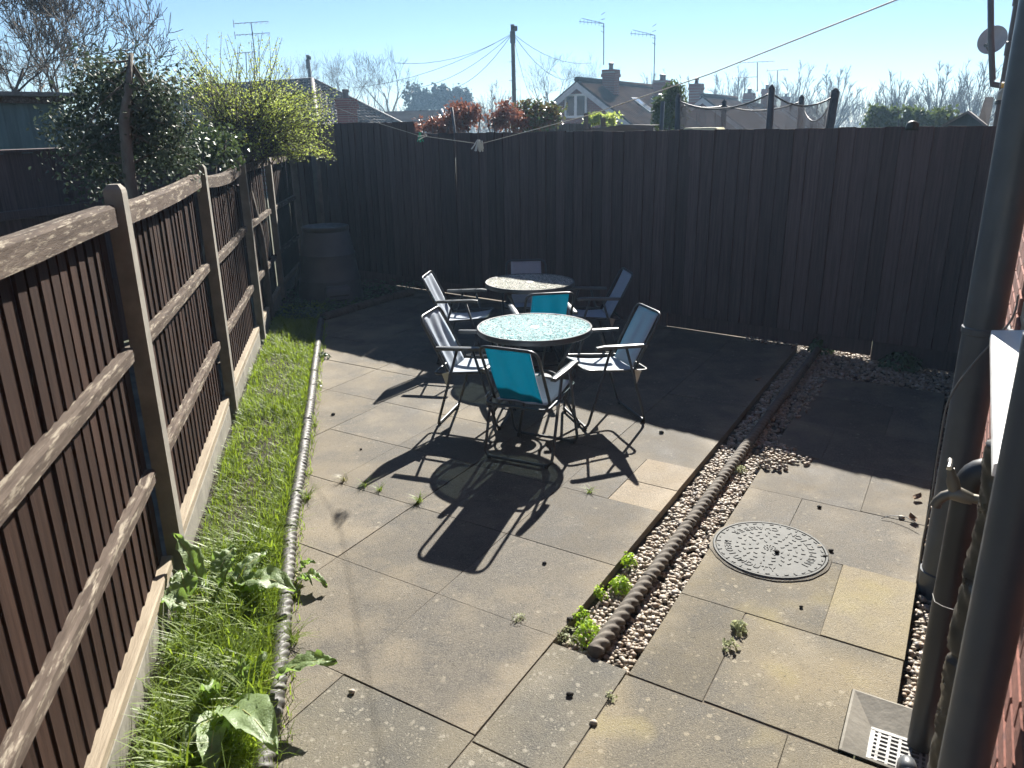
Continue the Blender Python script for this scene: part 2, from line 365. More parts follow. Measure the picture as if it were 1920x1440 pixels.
for u0, u1, cuts in ((1.665, 2.262, [-0.868, -0.277]), (1.06, 1.66, [-0.868, -0.57]), (0.455, 1.055, [-0.868, -0.277])):
    for k, a in enumerate(cuts):
        b = cuts[k + 1] if k + 1 < len(cuts) else 0.19
        slab(path, u0, u1, a, b, M['slab_stained'] if a < -0.5 else M['slab_stained'] if u0 > 1.5 else M['slab'])
# bed of sand showing in the open joints
jm = MB(); jm.prism([tuple(W(a, b).xy) for a, b in ((-0.5, -7), (8.6, -7), (8.6, -1.25), (2.2, -1.25), (2.2, -0.84), (6.3, -0.84), (6.3, 0.0), (2.63, 0.0), (2.63, -0.14), (2.24, -0.14), (2.24, 0.2), (-0.5, 0.2))], -0.10, -0.0055)
part('joint_sand', jm, M['joint'], patio)

# ---- gravel: trench and pebbles
gv = MB()
gv.prism([tuple(W(a, b).xy) for a, b in ((2.2, -1.24), (7.6, -1.24), (7.6, 0.26), (2.63, 0.26), (2.63, 0.02), (6.32, 0.02), (6.32, -0.85), (2.2, -0.85))], -0.11, -0.052)
gravel_bed = tag(part('gravel_bed', gv, M['gravel_bed']), kind='structure')
def mat_pebble():
    mt, nt, bs, out = newmat('pebbles'); g = nn(nt, 'ShaderNodeNewGeometry'); cr = nn(nt, 'ShaderNodeValToRGB'); e = cr.color_ramp.elements
    cs = [(0.0, (0.31, 0.25, 0.18)), (0.18, (0.20, 0.155, 0.11)), (0.34, (0.36, 0.31, 0.24)), (0.5, (0.22, 0.15, 0.095)), (0.62, (0.15, 0.145, 0.14)), (0.74, (0.28, 0.235, 0.17)), (0.86, (0.44, 0.40, 0.34)), (1.0, (0.18, 0.125, 0.09))]
    e[0].position, e[0].color = cs[0][0], rgb(cs[0][1]); e[1].position, e[1].color = cs[-1][0], rgb(cs[-1][1])
    for p, c in cs[1:-1]: q = e.new(p); q.color = rgb(c)
    nt.links.new(g.outputs['Random Per Island'], cr.inputs[0]); vec = coords(nt, 'world', (1, 1, 1), False)
    nt.links.new(mixc(nt, ramp(nt, noise_t(nt, vec, 120), 0.4, 0.7, 0, 0.35), cr.outputs[0], (0.2, 0.16, 0.12)), bs.inputs['Base Color']); bs.inputs['Roughness'].default_value = 0.62; return mt
M['pebble'] = mat_pebble()
bmx = bmesh.new(); bmesh.ops.create_icosphere(bmx, subdivisions=1, radius=1.0)
ICO_V = [q.co.copy() for q in bmx.verts]; ICO_F = [tuple(q.index for q in f.verts) for f in bmx.faces]; bmx.free()
def pebble(mb, p, r):
    sx, sy, sz = r * rnd.uniform(0.8, 1.35), r * rnd.uniform(0.65, 1.0), r * rnd.uniform(0.45, 0.75)
    e = Euler((rnd.uniform(-0.4, 0.4), rnd.uniform(-0.4, 0.4), rnd.uniform(0, 6.28))).to_matrix(); o = Vector([rnd.uniform(0, 99) for _ in range(3)])
    mb.add([p + e @ Vector((q.x * sx, q.y * sy, q.z * sz)) * (1 + 0.28 * mnoise.noise(q * 1.1 + o)) for q in ICO_V], ICO_F)
pb = MB()
def scatter(u0, u1, v0, v1, n, zc=-0.04, spread=0.012, r0=0.009, r1=0.017):
    for _ in range(n):
        a, b = rnd.uniform(u0, u1), rnd.uniform(v0, v1); pebble(pb, W(a, b, zc + rnd.random() ** 2 * spread), rnd.uniform(r0, r1))
scatter(2.29, 4.6, -1.17, -0.875, 2900); scatter(4.6, 7.4, -1.17, -0.875, 1900, r0=0.011, r1=0.02)
scatter(2.63, 3.9, 0.045, 0.2, 700); scatter(3.9, 6.4, 0.045, 0.2, 500, r0=0.011, r1=0.02)
scatter(6.39, 7.35, -0.875, 0.2, 1500, r0=0.012, r1=0.021)
scatter(4.35, 4.75, -0.9, -0.72, 170, zc=0.004, spread=0.02); scatter(4.5, 4.65, -0.76, -0.62, 30, zc=0.008, spread=0.006)
scatter(5.3, 6.4, -0.9, -0.8, 130, zc=-0.005, spread=0.02); scatter(7.1, 7.3, -1.7, -1.2, 60, zc=0.01, spread=0.01)
tag(part('gravel', pb, M['pebble'], None, True), 'brown and cream pebbles filling the trench and the strip by the wall', 'gravel', kind='stuff')

# ---- planted bed along the left fence
ROPE_L = [Vector(p) for p in ((-0.70, 1.2, 0), (-0.867, 2.314, 0), (-1.00, 2.92, 0), (-1.14, 3.526, 0), (-1.283, 4.31, 0), (-1.50, 5.44, 0), (-1.726, 6.573, 0), (-1.89, 7.4, 0), (-2.03, 8.1, 0))]
ROPE_L2 = [Vector(p) for p in ((-2.0, 8.19, 0), (-1.75, 8.62, 0), (-1.43, 9.15, 0), (-1.2, 9.45, 0))]
POSTS = [Vector(p) for p in ((-1.02, 0.95, 0), (-1.50, 3.05, 0), (-1.975, 5.17, 0), (-2.385, 7.22, 0), (-2.71, 9.12, 0), (-2.93, 11.05, 0))]
def lerp_line(pts, y):
    for a, b in zip(pts[:-1], pts[1:]):
        if y <= b.y: t = (y - a.y) / (b.y - a.y); return a.x + (b.x - a.x) * t
    return pts[-1].x
bed = MB(); NY = 60
rows = []
for i in range(NY + 1):
    y = 0.9 + (11.2 - 0.9) * i / NY; xl = lerp_line(POSTS, y) - 0.05
    xr = lerp_line(ROPE_L, y) if y < 8.15 else (-2.0 + (y - 8.15) * 0.62)
    if y > 9.4: xr = -1.22 - (y - 9.4) * 1.05
    row = []
    for j in range(9):
        t = j / 8; x = xl + (xr - xl) * t
        row.append(Vector((x, y, 0.012 + 0.035 * math.sin(math.pi * t) + 0.02 * mnoise.noise(Vector((x * 4, y * 4, 0))))))
    rows.append(row)
bed.add([p for r_ in rows for p in r_], [(i * 9 + j, i * 9 + j + 1, (i + 1) * 9 + j + 1, (i + 1) * 9 + j) for i in range(NY) for j in range(8)])
tag(part('flower_bed', bed, M['soil'], None, True), kind='structure')

# ---- twisted rope edging
def twist_segment(mb, p0, p1, r, z, pitch=0.075, lobes=2, n=16, step=0.008, depth=0.17):
    L = (p1 - p0).length; t = (p1 - p0).normalized(); s_ = Vector((-t.y, t.x, 0)); k = max(2, int(L / step)); vs_ = []
    for i in range(k + 1):
        d = L * i / k; ph = 2 * math.pi * d / (pitch * lobes)
        endk = 1.0 if 0 < i < k else 0.86
        for j in range(n):
            w = 2 * math.pi * j / n; rr = r * endk * (1 - depth + depth * abs(math.cos(lobes * (w - ph) / 2 * 1.0)) ** 0.7 * 1.0)
            vs_.append(p0 + t * d + s_ * math.cos(w) * rr + Vector((0, 0, z + math.sin(w) * rr)))
    fs = [(i * n + j, i * n + (j + 1) % n, (i + 1) * n + (j + 1) % n, (i + 1) * n + j) for i in range(k) for j in range(n)]
    fs += [tuple(range(n))[::-1], tuple(k * n + j for j in range(n))]
    mb.add(vs_, fs)
def edging(name, label, pts, r, z, seg, mat, **kw):
    t = thing(name, label, 'edging', pts[0]); acc = []
    for a, b in zip(pts[:-1], pts[1:]):
        k = max(1, round((b - a).length / seg))
        for i in range(k): acc.append((a.lerp(b, i / k), a.lerp(b, (i + 1) / k)))
    for i, (a, b) in enumerate(acc):
        d = (b - a).normalized() * 0.004; mb = MB(); twist_segment(mb, a + d, b - d, r, z + (rnd.random() - 0.5) * 0.008, **kw)
        wpart('rope_segment', mb, mat, t, True)
    return t
edging('rope_edging', 'dark twisted rope edging lying in the gravel trench', [W(2.30, -1.02), W(4.65, -1.02), W(7.15, -1.01)], 0.0325, 0.006, 0.60, M['dark_concrete'], pitch=0.052, lobes=3, depth=0.34)
edging('rope_edging', 'grey twisted rope edging between the grass bed and the patio', ROPE_L, 0.036, 0.02, 0.45, M['grey_rope'], pitch=0.05, lobes=3, depth=0.40)
edging('rope_edging', 'dark edging in the shaded corner before the compost bin', ROPE_L2, 0.045, 0.035, 0.5, M['dark_concrete'], pitch=0.05, lobes=3, depth=0.2)

# ================================================================ FENCES
def plank_mesh(name, w, h, t, mat, wedge=0.5, top=0.0):
    """feather-edge board: local X across, Y thickness (front at -Y), Z up"""
    mb = MB(); t2 = t * wedge
    vs_ = [(-w / 2, 0, 0), (w / 2, 0, 0), (w / 2, -t, 0), (-w / 2, -t2, 0), (-w / 2, 0, h), (w / 2, 0, h + top), (w / 2, -t, h + top), (-w / 2, -t2, h)]
    mb.add(vs_, [(3, 2, 1, 0), (4, 5, 6, 7), (0, 1, 5, 4), (1, 2, 6, 5), (2, 3, 7, 6), (3, 0, 4, 7)]); return mb.mesh(name, mat)

# ---- back fence
bf = thing('back_fence', 'tall dark stained board fence across the back of the patio', 'fence', fence_a - FD * 2.1)
BL = (fence_b - fence_a).length; pm = {}
rot_b = math.atan2(FD.y, FD.x)
n_pl = 0; d = -2.15
while d < BL + 0.12:
    pitch = 0.108 + rnd.random() * 0.022
    p = fence_a + FD * d; q = proj((p.x, p.y, 1.85)); tall = q is not None and q[0] < 776
    h = (2.02 if tall else 1.885 + 0.002 * d) - 0.14 + (rnd.random() - 0.5) * 0.010
    key = (round(pitch, 2), tall); w_ = pitch + 0.018
    me = plank_mesh('plank', w_, h, 0.021 + rnd.random() * 0.006, M['plank_dark'], 0.3, (rnd.random() - 0.5) * 0.008)
    o = link('plank', me, bf); o.location = p - bf.location + Vector((0, 0, 0.14)) + FN * 0.0; o.rotation_euler = ((rnd.random() - 0.5) * 0.012, (rnd.random() - 0.5) * 0.006, rot_b + (rnd.random() - 0.5) * 0.03)
    d += pitch
d0 = -2.15; k = 0
while d0 < BL + 0.1:                                      # gravel boards and the rails behind
    L = min(1.95, BL + 0.15 - d0)
    mb = MB(); c = fence_a + FD * (d0 + L / 2) - FN * 0.014; rm = Matrix.Rotation(rot_b, 3, 'Z'); lo_ = (-0.03, 0.004, -0.03, 0.003, -0.03)[k % 5]; mb.box(c + Vector((0, 0, (lo_ + 0.147) / 2)), (L - 0.006, 0.024, 0.147 - lo_), rm @ Matrix.Rotation((rnd.random() - 0.5) * 0.006, 3, 'Y'), 0.003)
    wpart('gravel_board', mb, M['plank_dark'], bf)
    for z in (0.35, 1.0, 1.65):
        mb = MB(); mb.box(c - FN * 0.04 + Vector((0, 0, z)), (L - 0.006, 0.04, 0.07), rm); wpart('rail', mb, M['plank_dark'], bf)
    d0 += 1.95; k += 1
pp_ = fence_a + FD * (-1.52) + FN * 0.055
mb = MB(); mb.box(pp_ + Vector((0, 0, 0.9)), (0.10, 0.07, 1.84), Matrix.Rotation(rot_b, 3, 'Z'), 0.008); wpart('concrete_post', mb, M['concrete'], bf)

# ---- left fence
lf = thing('left_fence', 'brown slatted fence with concrete posts and weathered rails beside the grass bed', 'fence', POSTS[1])
def rail_part(nm, mb, mat, org, ang):
    '''timber with its own X axis along the grain'''
    inv = Matrix.Rotation(-ang, 3, 'Z'); q = MB(); q.v = [tuple(inv @ (Vector(p) - org)) for p in mb.v]; q.f = mb.f; q.m = mb.m
    o = part(nm, q, mat, lf); o.location = org - lf.location; o.rotation_euler = (0, 0, ang); return o
post_top = [1.78, 1.765, 1.75, 1.745, 1.66, 1.70]
def post_mb(p, ang, h):
    mb = MB(); rm = Matrix.Rotation(ang, 3, 'Z'); w, dpt = 0.080, 0.066
    prof = [(-w / 2, -dpt / 2), (w / 2, -dpt / 2), (w / 2, dpt / 2), (-w / 2, dpt / 2)]
    vs_ = []
    for z, s_ in ((-0.1, 1), (h - 0.032, 1), (h - 0.018, 0.93), (h, 0.55)):
        for a, b in prof: q = rm @ Vector((a * s_, b * s_, 0)); vs_.append((p.x + q.x, p.y + q.y, z))
    fs = [(i * 4 + j, i * 4 + (j + 1) % 4, (i + 1) * 4 + (j + 1) % 4, (i + 1) * 4 + j) for i in range(3) for j in range(4)] + [(3, 2, 1, 0), (12, 13, 14, 15)]
    return mb.add(vs_, fs)
for i, p in enumerate(POSTS):
    dv = (POSTS[min(i + 1, 5)] - POSTS[max(i - 1, 0)]).normalized(); wpart('concrete_post', post_mb(p, math.atan2(dv.y, dv.x), post_top[i]), M['concrete'], lf)
for i in range(5):
    a, b = POSTS[i], POSTS[i + 1]; dv = (b - a).normalized(); L = (b - a).length; ang = math.atan2(dv.y, dv.x); nr = Vector((dv.y, -dv.x, 0))   # towards us
    if nr.x < 0: nr = -nr
    rm = Matrix.Rotation(ang, 3, 'Z'); zo = -0.012 * i
    a2, L2 = a + dv * 0.06, L - 0.12
    d = 0.02
    while d < L2 - 0.03:
        pitch = 0.092 + rnd.random() * 0.012
        me = plank_mesh('plank', 0.100 + rnd.random() * 0.006, 1.45 + zo, 0.0105, M['plank_brown'], 0.25)
        o = link('plank', me, lf); q = a2 + dv * (d + 0.04) - nr * 0.052
        # front (-Y) turned to us; the thick edge stands towards the camera end
        o.location = q - lf.location + Vector((0, 0, 0.19)); o.rotation_euler = ((rnd.random() - 0.5) * 0.008, (rnd.random() - 0.5) * 0.006, math.atan2(-dv.y, -dv.x) + math.pi + R(0) )
        o.scale = (-1, 1, 1)
        d += pitch
    sag = [0.0, 0.0, -0.012, -0.035, 0.0, 0.0]
    for z, hh, tt, nm in ((1.66 + zo, 0.080, 0.056, 'top_rail'), (1.125 + zo, 0.052, 0.040, 'rail'), (0.605 + zo, 0.052, 0.040, 'rail')):
        mb = MB(); K = 9; s1 = (rnd.random() - 0.5) * 0.03; vs_ = []
        for k2 in range(K + 1):
            t = k2 / K; zz = z + (sag[i + 1] if nm == 'top_rail' else 0.4 * sag[i + 1]) * math.sin(math.pi * t) + s1 * (t - 0.5)
            c = a2 + dv * (0.003 + (L2 - 0.006 - (0.03 if nm == 'rail' else 0)) * t) + nr * (-0.05 + tt / 2 + 0.003) + Vector((0, 0, zz + 0.003 * mnoise.noise(Vector((t * 9, i, z)))))
            for sy, sz in ((-1, -1), (1, -1), (1, 0.72), (0.55, 1), (-1, 1)): vs_.append(c + nr * sy * tt / 2 + Vector((0, 0, sz * hh / 2)))
        fs = [(q * 5 + j, q * 5 + (j + 1) % 5, (q + 1) * 5 + (j + 1) % 5, (q + 1) * 5 + j) for q in range(K) for j in range(5)] + [(4, 3, 2, 1, 0), tuple(K * 5 + j for j in range(5))]
        mb.add(vs_, fs); rail_part(nm, mb, M['rail'], a2, ang)
    mb = MB(); c = a2 + dv * L2 / 2 + nr * (-0.03); mb.box(c + Vector((0, 0, 0.05)), (L2, 0.05, 0.20), rm, 0.004); wpart('gravel_board', mb, M['concrete'], lf)
    mb = MB(); mb.box(c + nr * 0.002 + Vector((0, 0, 0.179)), (L2 - 0.004, 0.052, 0.05), rm, 0.006); rail_part('bottom_rail', mb, M['pale_timber'], a2, ang)

# ================================================================ GARDEN FURNITURE
def mat_fabric(name, c1, trans):
    mt, nt, bs, out = newmat(name); vec = coords(nt, 'obj', (1, 1, 1)); f = noise_t(nt, vec, 420, 2, 0.5); f2 = noise_t(nt, vec, 5, 3, 0.5)
    col = mixc(nt, ramp(nt, f, 0.35, 0.65), [q * 0.85 for q in c1], [q * 1.1 for q in c1]); col = mixc(nt, ramp(nt, f2, 0.4, 0.8, 0, 0.2), col, [q * 0.7 for q in c1])
    nt.links.new(col, bs.inputs['Base Color']); bs.inputs['Roughness'].default_value = 0.8; bs.inputs['Specular IOR Level'].default_value = 0.2
    tr = nn(nt, 'ShaderNodeBsdfTranslucent'); nt.links.new(col, tr.inputs[0]); mx = nn(nt, 'ShaderNodeMixShader'); mx.inputs[0].default_value = trans
    nt.links.new(bs.outputs[0], mx.inputs[1]); nt.links.new(tr.outputs[0], mx.inputs[2]); nt.links.new(mx.outputs[0], out.inputs[0]); return mt
M['fabric_grey'] = mat_fabric('grey_fabric', (0.49, 0.55, 0.63), 0.32)
M['fabric_teal'] = mat_fabric('teal_fabric', (0.003, 0.27, 0.40), 0.52)
def fabric_sheet(pts_fn, nu, nv, th):
    """two skins a few mm apart joined at the rim: material 0 front, 1 back"""
    mb = MB(); A = [[pts_fn(i / nu, j / nv) for j in range(nv + 1)] for i in range(nu + 1)]
    vs_ = []; 
    for s_ in (0, 1):
        for i in range(nu + 1):
            for j in range(nv + 1):
                p, n = A[i][j]; vs_.append(p - n * th * s_)
    S = (nu + 1) * (nv + 1); K = nv + 1
    f0 = [(i * K + j, i * K + j + 1, (i + 1) * K + j + 1, (i + 1) * K + j) for i in range(nu) for j in range(nv)]
    mb.add(vs_, f0, 0); mb.f += [tuple(q + S for q in f[::-1]) for f in f0]; mb.m += [1] * len(f0)
    rim = [i * K for i in range(nu + 1)] + [nu * K + j for j in range(1, K)] + [i * K + nv for i in range(nu - 1, -1, -1)] + [j for j in range(nv - 1, 0, -1)]
    for a, b in zip(rim, rim[1:] + rim[:1]): mb.f.append((a, b, b + S, a + S)); mb.m.append(0)
    return mb
def make_chair(seed, teal_back=True):
    rr = random.Random(seed); t = thing('folding_chair', 'x', 'chair', group='folding garden chairs round the two tables')
    X = 0.225; tr = 0.0095
    # rear foot frame: from the arm down to the rear floor bar; front foot frame likewise
    for s_, nm in ((-1, 'rear_leg_frame'), (1, 'front_leg_frame')):
        mb = MB(); pts = [(-X, s_ * 0.055, 0.555), (-X, s_ * 0.19, 0.10), (-X, s_ * 0.215, 0.016), (X, s_ * 0.215, 0.016), (X, s_ * 0.19, 0.10), (X, s_ * 0.055, 0.555)]
        pts = [Vector(p) for p in pts]; pth = [pts[0]] + [pts[1]] + arc(pts[1], pts[2], pts[3], 0.055) + arc(pts[2], pts[3], pts[4], 0.055) + [pts[4], pts[5]]
        mb.tube(pth, tr, 8); part(nm, mb, M['frame'], t, True)
        for sx in (-1, 1):
            mb = MB(); mb.box((sx * (X - 0.035), s_ * 0.215, 0.014), (0.03, 0.026, 0.027), None, 0.005); part('rubber_foot', mb, M['plastic_black'], t)
    XS = 0.205
    mb = MB(); mb.tube(rounded([Vector(p) for p in ((-XS, 0.225, 0.415), (XS, 0.225, 0.415), (XS, -0.235, 0.372), (-XS, -0.235, 0.372))], 0.055, 5, True), tr, 8, closed=True); part('seat_frame', mb, M['frame'], t, True)
    XB = 0.185
    mb = MB(); pts = [Vector(p) for p in ((-XB, -0.135, 0.375), (-XB, -0.325, 0.75), (XB, -0.325, 0.75), (XB, -0.135, 0.375))]
    mb.tube([pts[0]] + arc(pts[0], pts[1], pts[2], 0.06) + arc(pts[1], pts[2], pts[3], 0.06) + [pts[3]], tr, 8); part('back_frame', mb, M['frame'], t, True)
    for sx in (-1, 1):
        mb = MB(); vs_ = []; K = 7                                         # shaped arm rest
        for i in range(K + 1):
            q = i / K; y = -0.20 + 0.36 * q; w = 0.017 + 0.006 * math.sin(math.pi * q); z = 0.558 + 0.016 * q + (0.0 if q < 0.9 else -0.008); h = 0.011
            for a, b in ((-1, -1), (1, -1), (1, 0.6), (0.7, 1), (-0.7, 1), (-1, 0.6)): vs_.append((sx * (X + 0.004) + a * w, y, z + b * h))
        mb.add(vs_, [(i * 6 + j, i * 6 + (j + 1) % 6, (i + 1) * 6 + (j + 1) % 6, (i + 1) * 6 + j) for i in range(K) for j in range(6)] + [tuple(range(6))[::-1], tuple(K * 6 + j for j in range(6))])
        part('armrest', mb, M['arm'], t, 'auto')
        mb = MB(); mb.add([(sx * (X + 0.012), -0.115, 0.40), (sx * (X + 0.012), -0.165, 0.385), (sx * (X + 0.012), -0.135, 0.30), (sx * (X + 0.009), -0.115, 0.40), (sx * (X + 0.009), -0.165, 0.385), (sx * (X + 0.009), -0.135, 0.30)], [(0, 1, 2), (5, 4, 3), (0, 3, 4, 1), (1, 4, 5, 2), (2, 5, 3, 0)])
        part('hinge_plate', mb, M['steel'], t)
    ph = rr.uniform(0, 6); amp = rr.uniform(0.005, 0.011)
    XF = 0.142
    def seat_fn(a, b):
        x = -0.165 + 0.33 * a; y = -0.155 + 0.375 * b; z = 0.409 + (y - 0.225) * 0.094 - 0.020 * math.sin(math.pi * b) * (0.75 + 0.25 * math.sin(math.pi * a)) + 0.35 * amp * math.sin(a * 11 + ph)
        if b > 0.97: z += 0.006
        return Vector((x, y, z + 0.006)), Vector((0, 0, 1))
    part('seat_fabric', fabric_sheet(lambda a, b: seat_fn(b, a), 12, 10, 0.004), [M['fabric_grey'], M['fabric_grey']], t, True)
    d = Vector((0, -0.19, 0.375)).normalized(); n = Vector((0, d.z, -d.y))
    def back_fn(a, b):
        x = -XF + 2 * XF * a; base = Vector((x, -0.140, 0.382)) + d * (0.411 * b)
        rip = amp * math.sin(a * 13 + ph + 2.0 * b) * (0.35 + 0.65 * math.sin(math.pi * b)) - 0.012 * math.sin(math.pi * b) * math.sin(math.pi * a)
        return base + n * rip, n
    part('back_fabric', fabric_sheet(lambda a, b: back_fn(b, a), 12, 14, 0.004), [M['fabric_grey'], M['fabric_teal']], t, True)
    return t
M['arm'] = mat_plain('arm_plastic', (0.075, 0.085, 0.09), 0.35)
def az_to_rz(az): return -R(az)     # local +Y faces azimuth az
chairs = [
    ((0.12, 4.535), 26.3, 'nearest folding chair, turquoise back to the camera, at the front table'),
    ((-0.244, 5.14), 106, 'grey folding chair on the left of the front table, sunlit rippled backrest'),
    ((0.638, 5.128), -107, 'grey folding chair on the right of the front table, seat in the sun'),
    ((0.245, 6.08), -10, 'turquoise-backed folding chair between the two tables'),
    ((0.155, 6.99), 179, 'folding chair behind the far table, facing the camera'),
    ((-0.40, 6.62), 98, 'folding chair on the left of the far table, thin lit edge of its back showing'),
    ((0.69, 6.63), -97, 'shaded folding chair on the right of the far table by the back fence')]
for i, ((x, y), az, lab) in enumerate(chairs):
    c = make_chair(i * 13 + 5); c.location = (x, y, 0.002); c.rotation_euler = (0, 0, az_to_rz(az)); c['label'] = lab
def mat_tabletop(name, c1, c2, c3):  # glints and sky reflections of the dimpled glass painted as coloured cells
    mt, nt, bs, out = newmat(name); vec = coords(nt, 'obj', (1, 1, 1), False)
    vo = nn(nt, 'ShaderNodeTexVoronoi'); vo.inputs['Scale'].default_value = 120; nt.links.new(vec, vo.inputs['Vector'])
    sel = nn(nt, 'ShaderNodeSeparateColor'); nt.links.new(vo.outputs['Color'], sel.inputs[0])
    col = mixc(nt, ramp(nt, sel.outputs[0], 0.25, 0.55), c1, c2); col = mixc(nt, ramp(nt, sel.outputs[1], 0.70, 0.80), col, c3)
    nt.links.new(col, bs.inputs['Base Color']); bs.inputs['Roughness'].default_value = 0.22; bs.inputs['Specular IOR Level'].default_value = 1.0; bs.inputs['Coat Weight'].default_value = 0.5
    bump(nt, bs, vo.outputs['Distance'], 1.0, 0.008)
    tp = nn(nt, 'ShaderNodeBsdfTransparent'); tp.inputs[0].default_value = (0.75, 0.85, 0.83, 1); mx = nn(nt, 'ShaderNodeMixShader'); mx.inputs[0].default_value = 0.30
    nt.links.new(bs.outputs[0], mx.inputs[1]); nt.links.new(tp.outputs[0], mx.inputs[2]); nt.links.new(mx.outputs[0], out.inputs[0]); return mt
M['glint_top_teal'] = mat_tabletop('glint_glass_teal', (0.30, 0.70, 0.74), (0.70, 0.95, 0.95), (0.02, 0.12, 0.15))
M['glint_top_clear'] = mat_tabletop('glint_glass_clear', (0.55, 0.55, 0.45), (0.9, 0.88, 0.76), (0.04, 0.05, 0.05))
def make_table(loc, label, top, rz):
    t = thing('round_table', label, 'table', (loc[0], loc[1], 0.002), rz, 'round garden tables'); Rr, Hh = 0.388, 0.670
    mb = MB(); mb.lathe([(0.0, Hh - 0.004), (Rr - 0.012, Hh - 0.004), (Rr - 0.012, Hh + 0.001), (0.024, Hh + 0.001), (0.0, Hh + 0.001)], 64); part('glass_top', mb, top, t, 'auto')
    mb = MB(); mb.lathe([(Rr - 0.014, Hh + 0.004), (Rr - 0.004, Hh + 0.005), (Rr, Hh), (Rr, Hh - 0.028), (Rr - 0.004, Hh - 0.032), (Rr - 0.016, Hh - 0.03), (Rr - 0.018, Hh - 0.008)], 64); part('rim', mb, M['frame'], t, 'auto')
    mb = MB(); mb.lathe([(0.004, Hh + 0.003), (0.026, Hh + 0.003), (0.03, Hh + 0.0015)], 24); part('parasol_cap', mb, M['white'], t, True)
    for k in range(4):
        w = math.pi / 4 + k * math.pi / 2; c_, s_ = math.cos(w), math.sin(w)
        pts = [Vector((c_ * r_, s_ * r_, z)) for r_, z in ((0.30, Hh - 0.03), (0.15, 0.36), (0.16, 0.28), (0.32, 0.012))]
        mb = MB(); mb.tube(rounded(pts, 0.06, 5), 0.0105, 8); part('leg', mb, M['frame'], t, True)
        mb = MB(); mb.lathe([(0.012, 0.0), (0.014, 0.004), (0.014, 0.022), (0.011, 0.026)], 12, (c_ * 0.315, s_ * 0.315, 0), capb=True, capt=True); part('rubber_foot', mb, M['plastic_black'], t, True)
    mb = MB(); mb.tube([Vector((0.15 * math.cos(q * math.pi / 12), 0.15 * math.sin(q * math.pi / 12), 0.32)) for q in range(24)], 0.008, 6, closed=True); part('ring_brace', mb, M['frame'], t, True)
    mb = MB(); mb.lathe([(0.03, 0.31), (0.115, 0.31), (0.115, 0.316), (0.03, 0.316), (0.03, 0.31)], 32); part('parasol_plate', mb, M['frame'], t, 'auto')
    return t
make_table((0.157, 5.07), 'round table with textured glass top, sky glints painted as teal speckles, nearest the camera', M['glint_top_teal'], 0.4)
make_table((0.169, 6.66), 'round table with textured glass top, glints painted as cream speckles, half in the fence shadow', M['glint_top_clear'], 0.1)

# ================================================================ DRAINAGE AND HOUSE WALL
# ---- inspection cover
mc = W(3.436, -0.603); MR = 0.262
ic = thing('inspection_cover', 'round grey plastic inspection chamber cover set in the path', 'manhole cover', (mc.x, mc.y, 0.0))
M['cover'] = mat_noise('cover_plastic', (0.058, 0.062, 0.060), (0.088, 0.091, 0.086), 14, 0.7, 0.4, c3=(0.12, 0.112, 0.095), s3=30, t3=0.66, bdist=0.003, spec=0.25)
mb = MB(); mb.lathe([(0.0, 0.010), (MR - 0.014, 0.010), (MR - 0.012, 0.008), (MR - 0.012, -0.01)], 72, capb=False); part('cover_disc', mb, M['cover'], ic, 'auto')
mb = MB(); mb.lathe([(MR - 0.009, -0.01), (MR - 0.009, 0.012), (MR, 0.012), (MR + 0.004, 0.006), (MR + 0.004, -0.01)], 72); part('frame_ring', mb, M['cover'], ic, 'auto')
mo = MB(); NR = 90
for i in range(NR):
    w0 = 2 * math.pi * i / NR
    for r0, r1, z in ((MR + 0.003, MR + 0.016 + 0.010 * mnoise.noise(Vector((math.cos(w0) * 4, math.sin(w0) * 4, 2))), 0.0065),):
        w1 = w0 + 2 * math.pi / NR
        mo.add([(r_ * math.cos(w), r_ * math.sin(w), zz) for r_, w, zz in ((r0, w0, z), (r1, w0, 0.0035), (MR + 0.016 + 0.010 * mnoise.noise(Vector((math.cos(w1) * 4, math.sin(w1) * 4, 2))), w1, 0.0035), (r0, w1, z))], [(0, 1, 2, 3)])
part('mortar_collar', mo, M['slab'], ic)
st = MB()
for ring, (r_, n_) in enumerate(((0.062, 8), (0.092, 13), (0.122, 18), (0.152, 22), (0.238, 36))):
    for i in range(n_):
        w = 2 * math.pi * (i + 0.5 * (ring % 2)) / n_; rot = Matrix.Rotation(w + (math.pi / 2 if i % 2 else 0) + 0.2, 3, 'Z')
        st.box((r_ * math.cos(w), r_ * math.sin(w), 0.0115), (0.019, 0.0075, 0.0032), rot, 0.001)
for r_, n_ in ((0.012, 5), (0.026, 11)):
    for i in range(n_):
        w = 2 * math.pi * i / n_; st.box((r_ * math.cos(w), r_ * math.sin(w), 0.011), (0.006, 0.006, 0.004), Matrix.Rotation(w, 3, 'Z'))
tag(part('tread_studs', st, M['cover'], ic), kind='stuff')
def letters(word, r_, w_mid, size):
    """raised capitals running anticlockwise with their heads to the centre"""
    adv = size * 0.78 / r_; k = len(word)
    for i, ch in enumerate(word):
        w = w_mid + (i - (k - 1) / 2) * adv
        cu = bpy.data.curves.new('letter', 'FONT'); cu.body = ch; cu.size = size; cu.extrude = 0.0014; cu.align_x = 'CENTER'; cu.align_y = 'CENTER'; cu.offset = 0.0004
        tmp = bpy.data.objects.new('letter', cu); COL.objects.link(tmp); bpy.context.view_layer.update()
        me = bpy.data.meshes.new_from_object(tmp.evaluated_get(bpy.context.evaluated_depsgraph_get())); bpy.data.objects.remove(tmp); me.materials.clear(); me.materials.append(M['cover'])
        o = link('letter', me, ic); o.location = (r_ * math.cos(w), r_ * math.sin(w), 0.0115); o.rotation_euler = (0, 0, w + math.pi / 2)
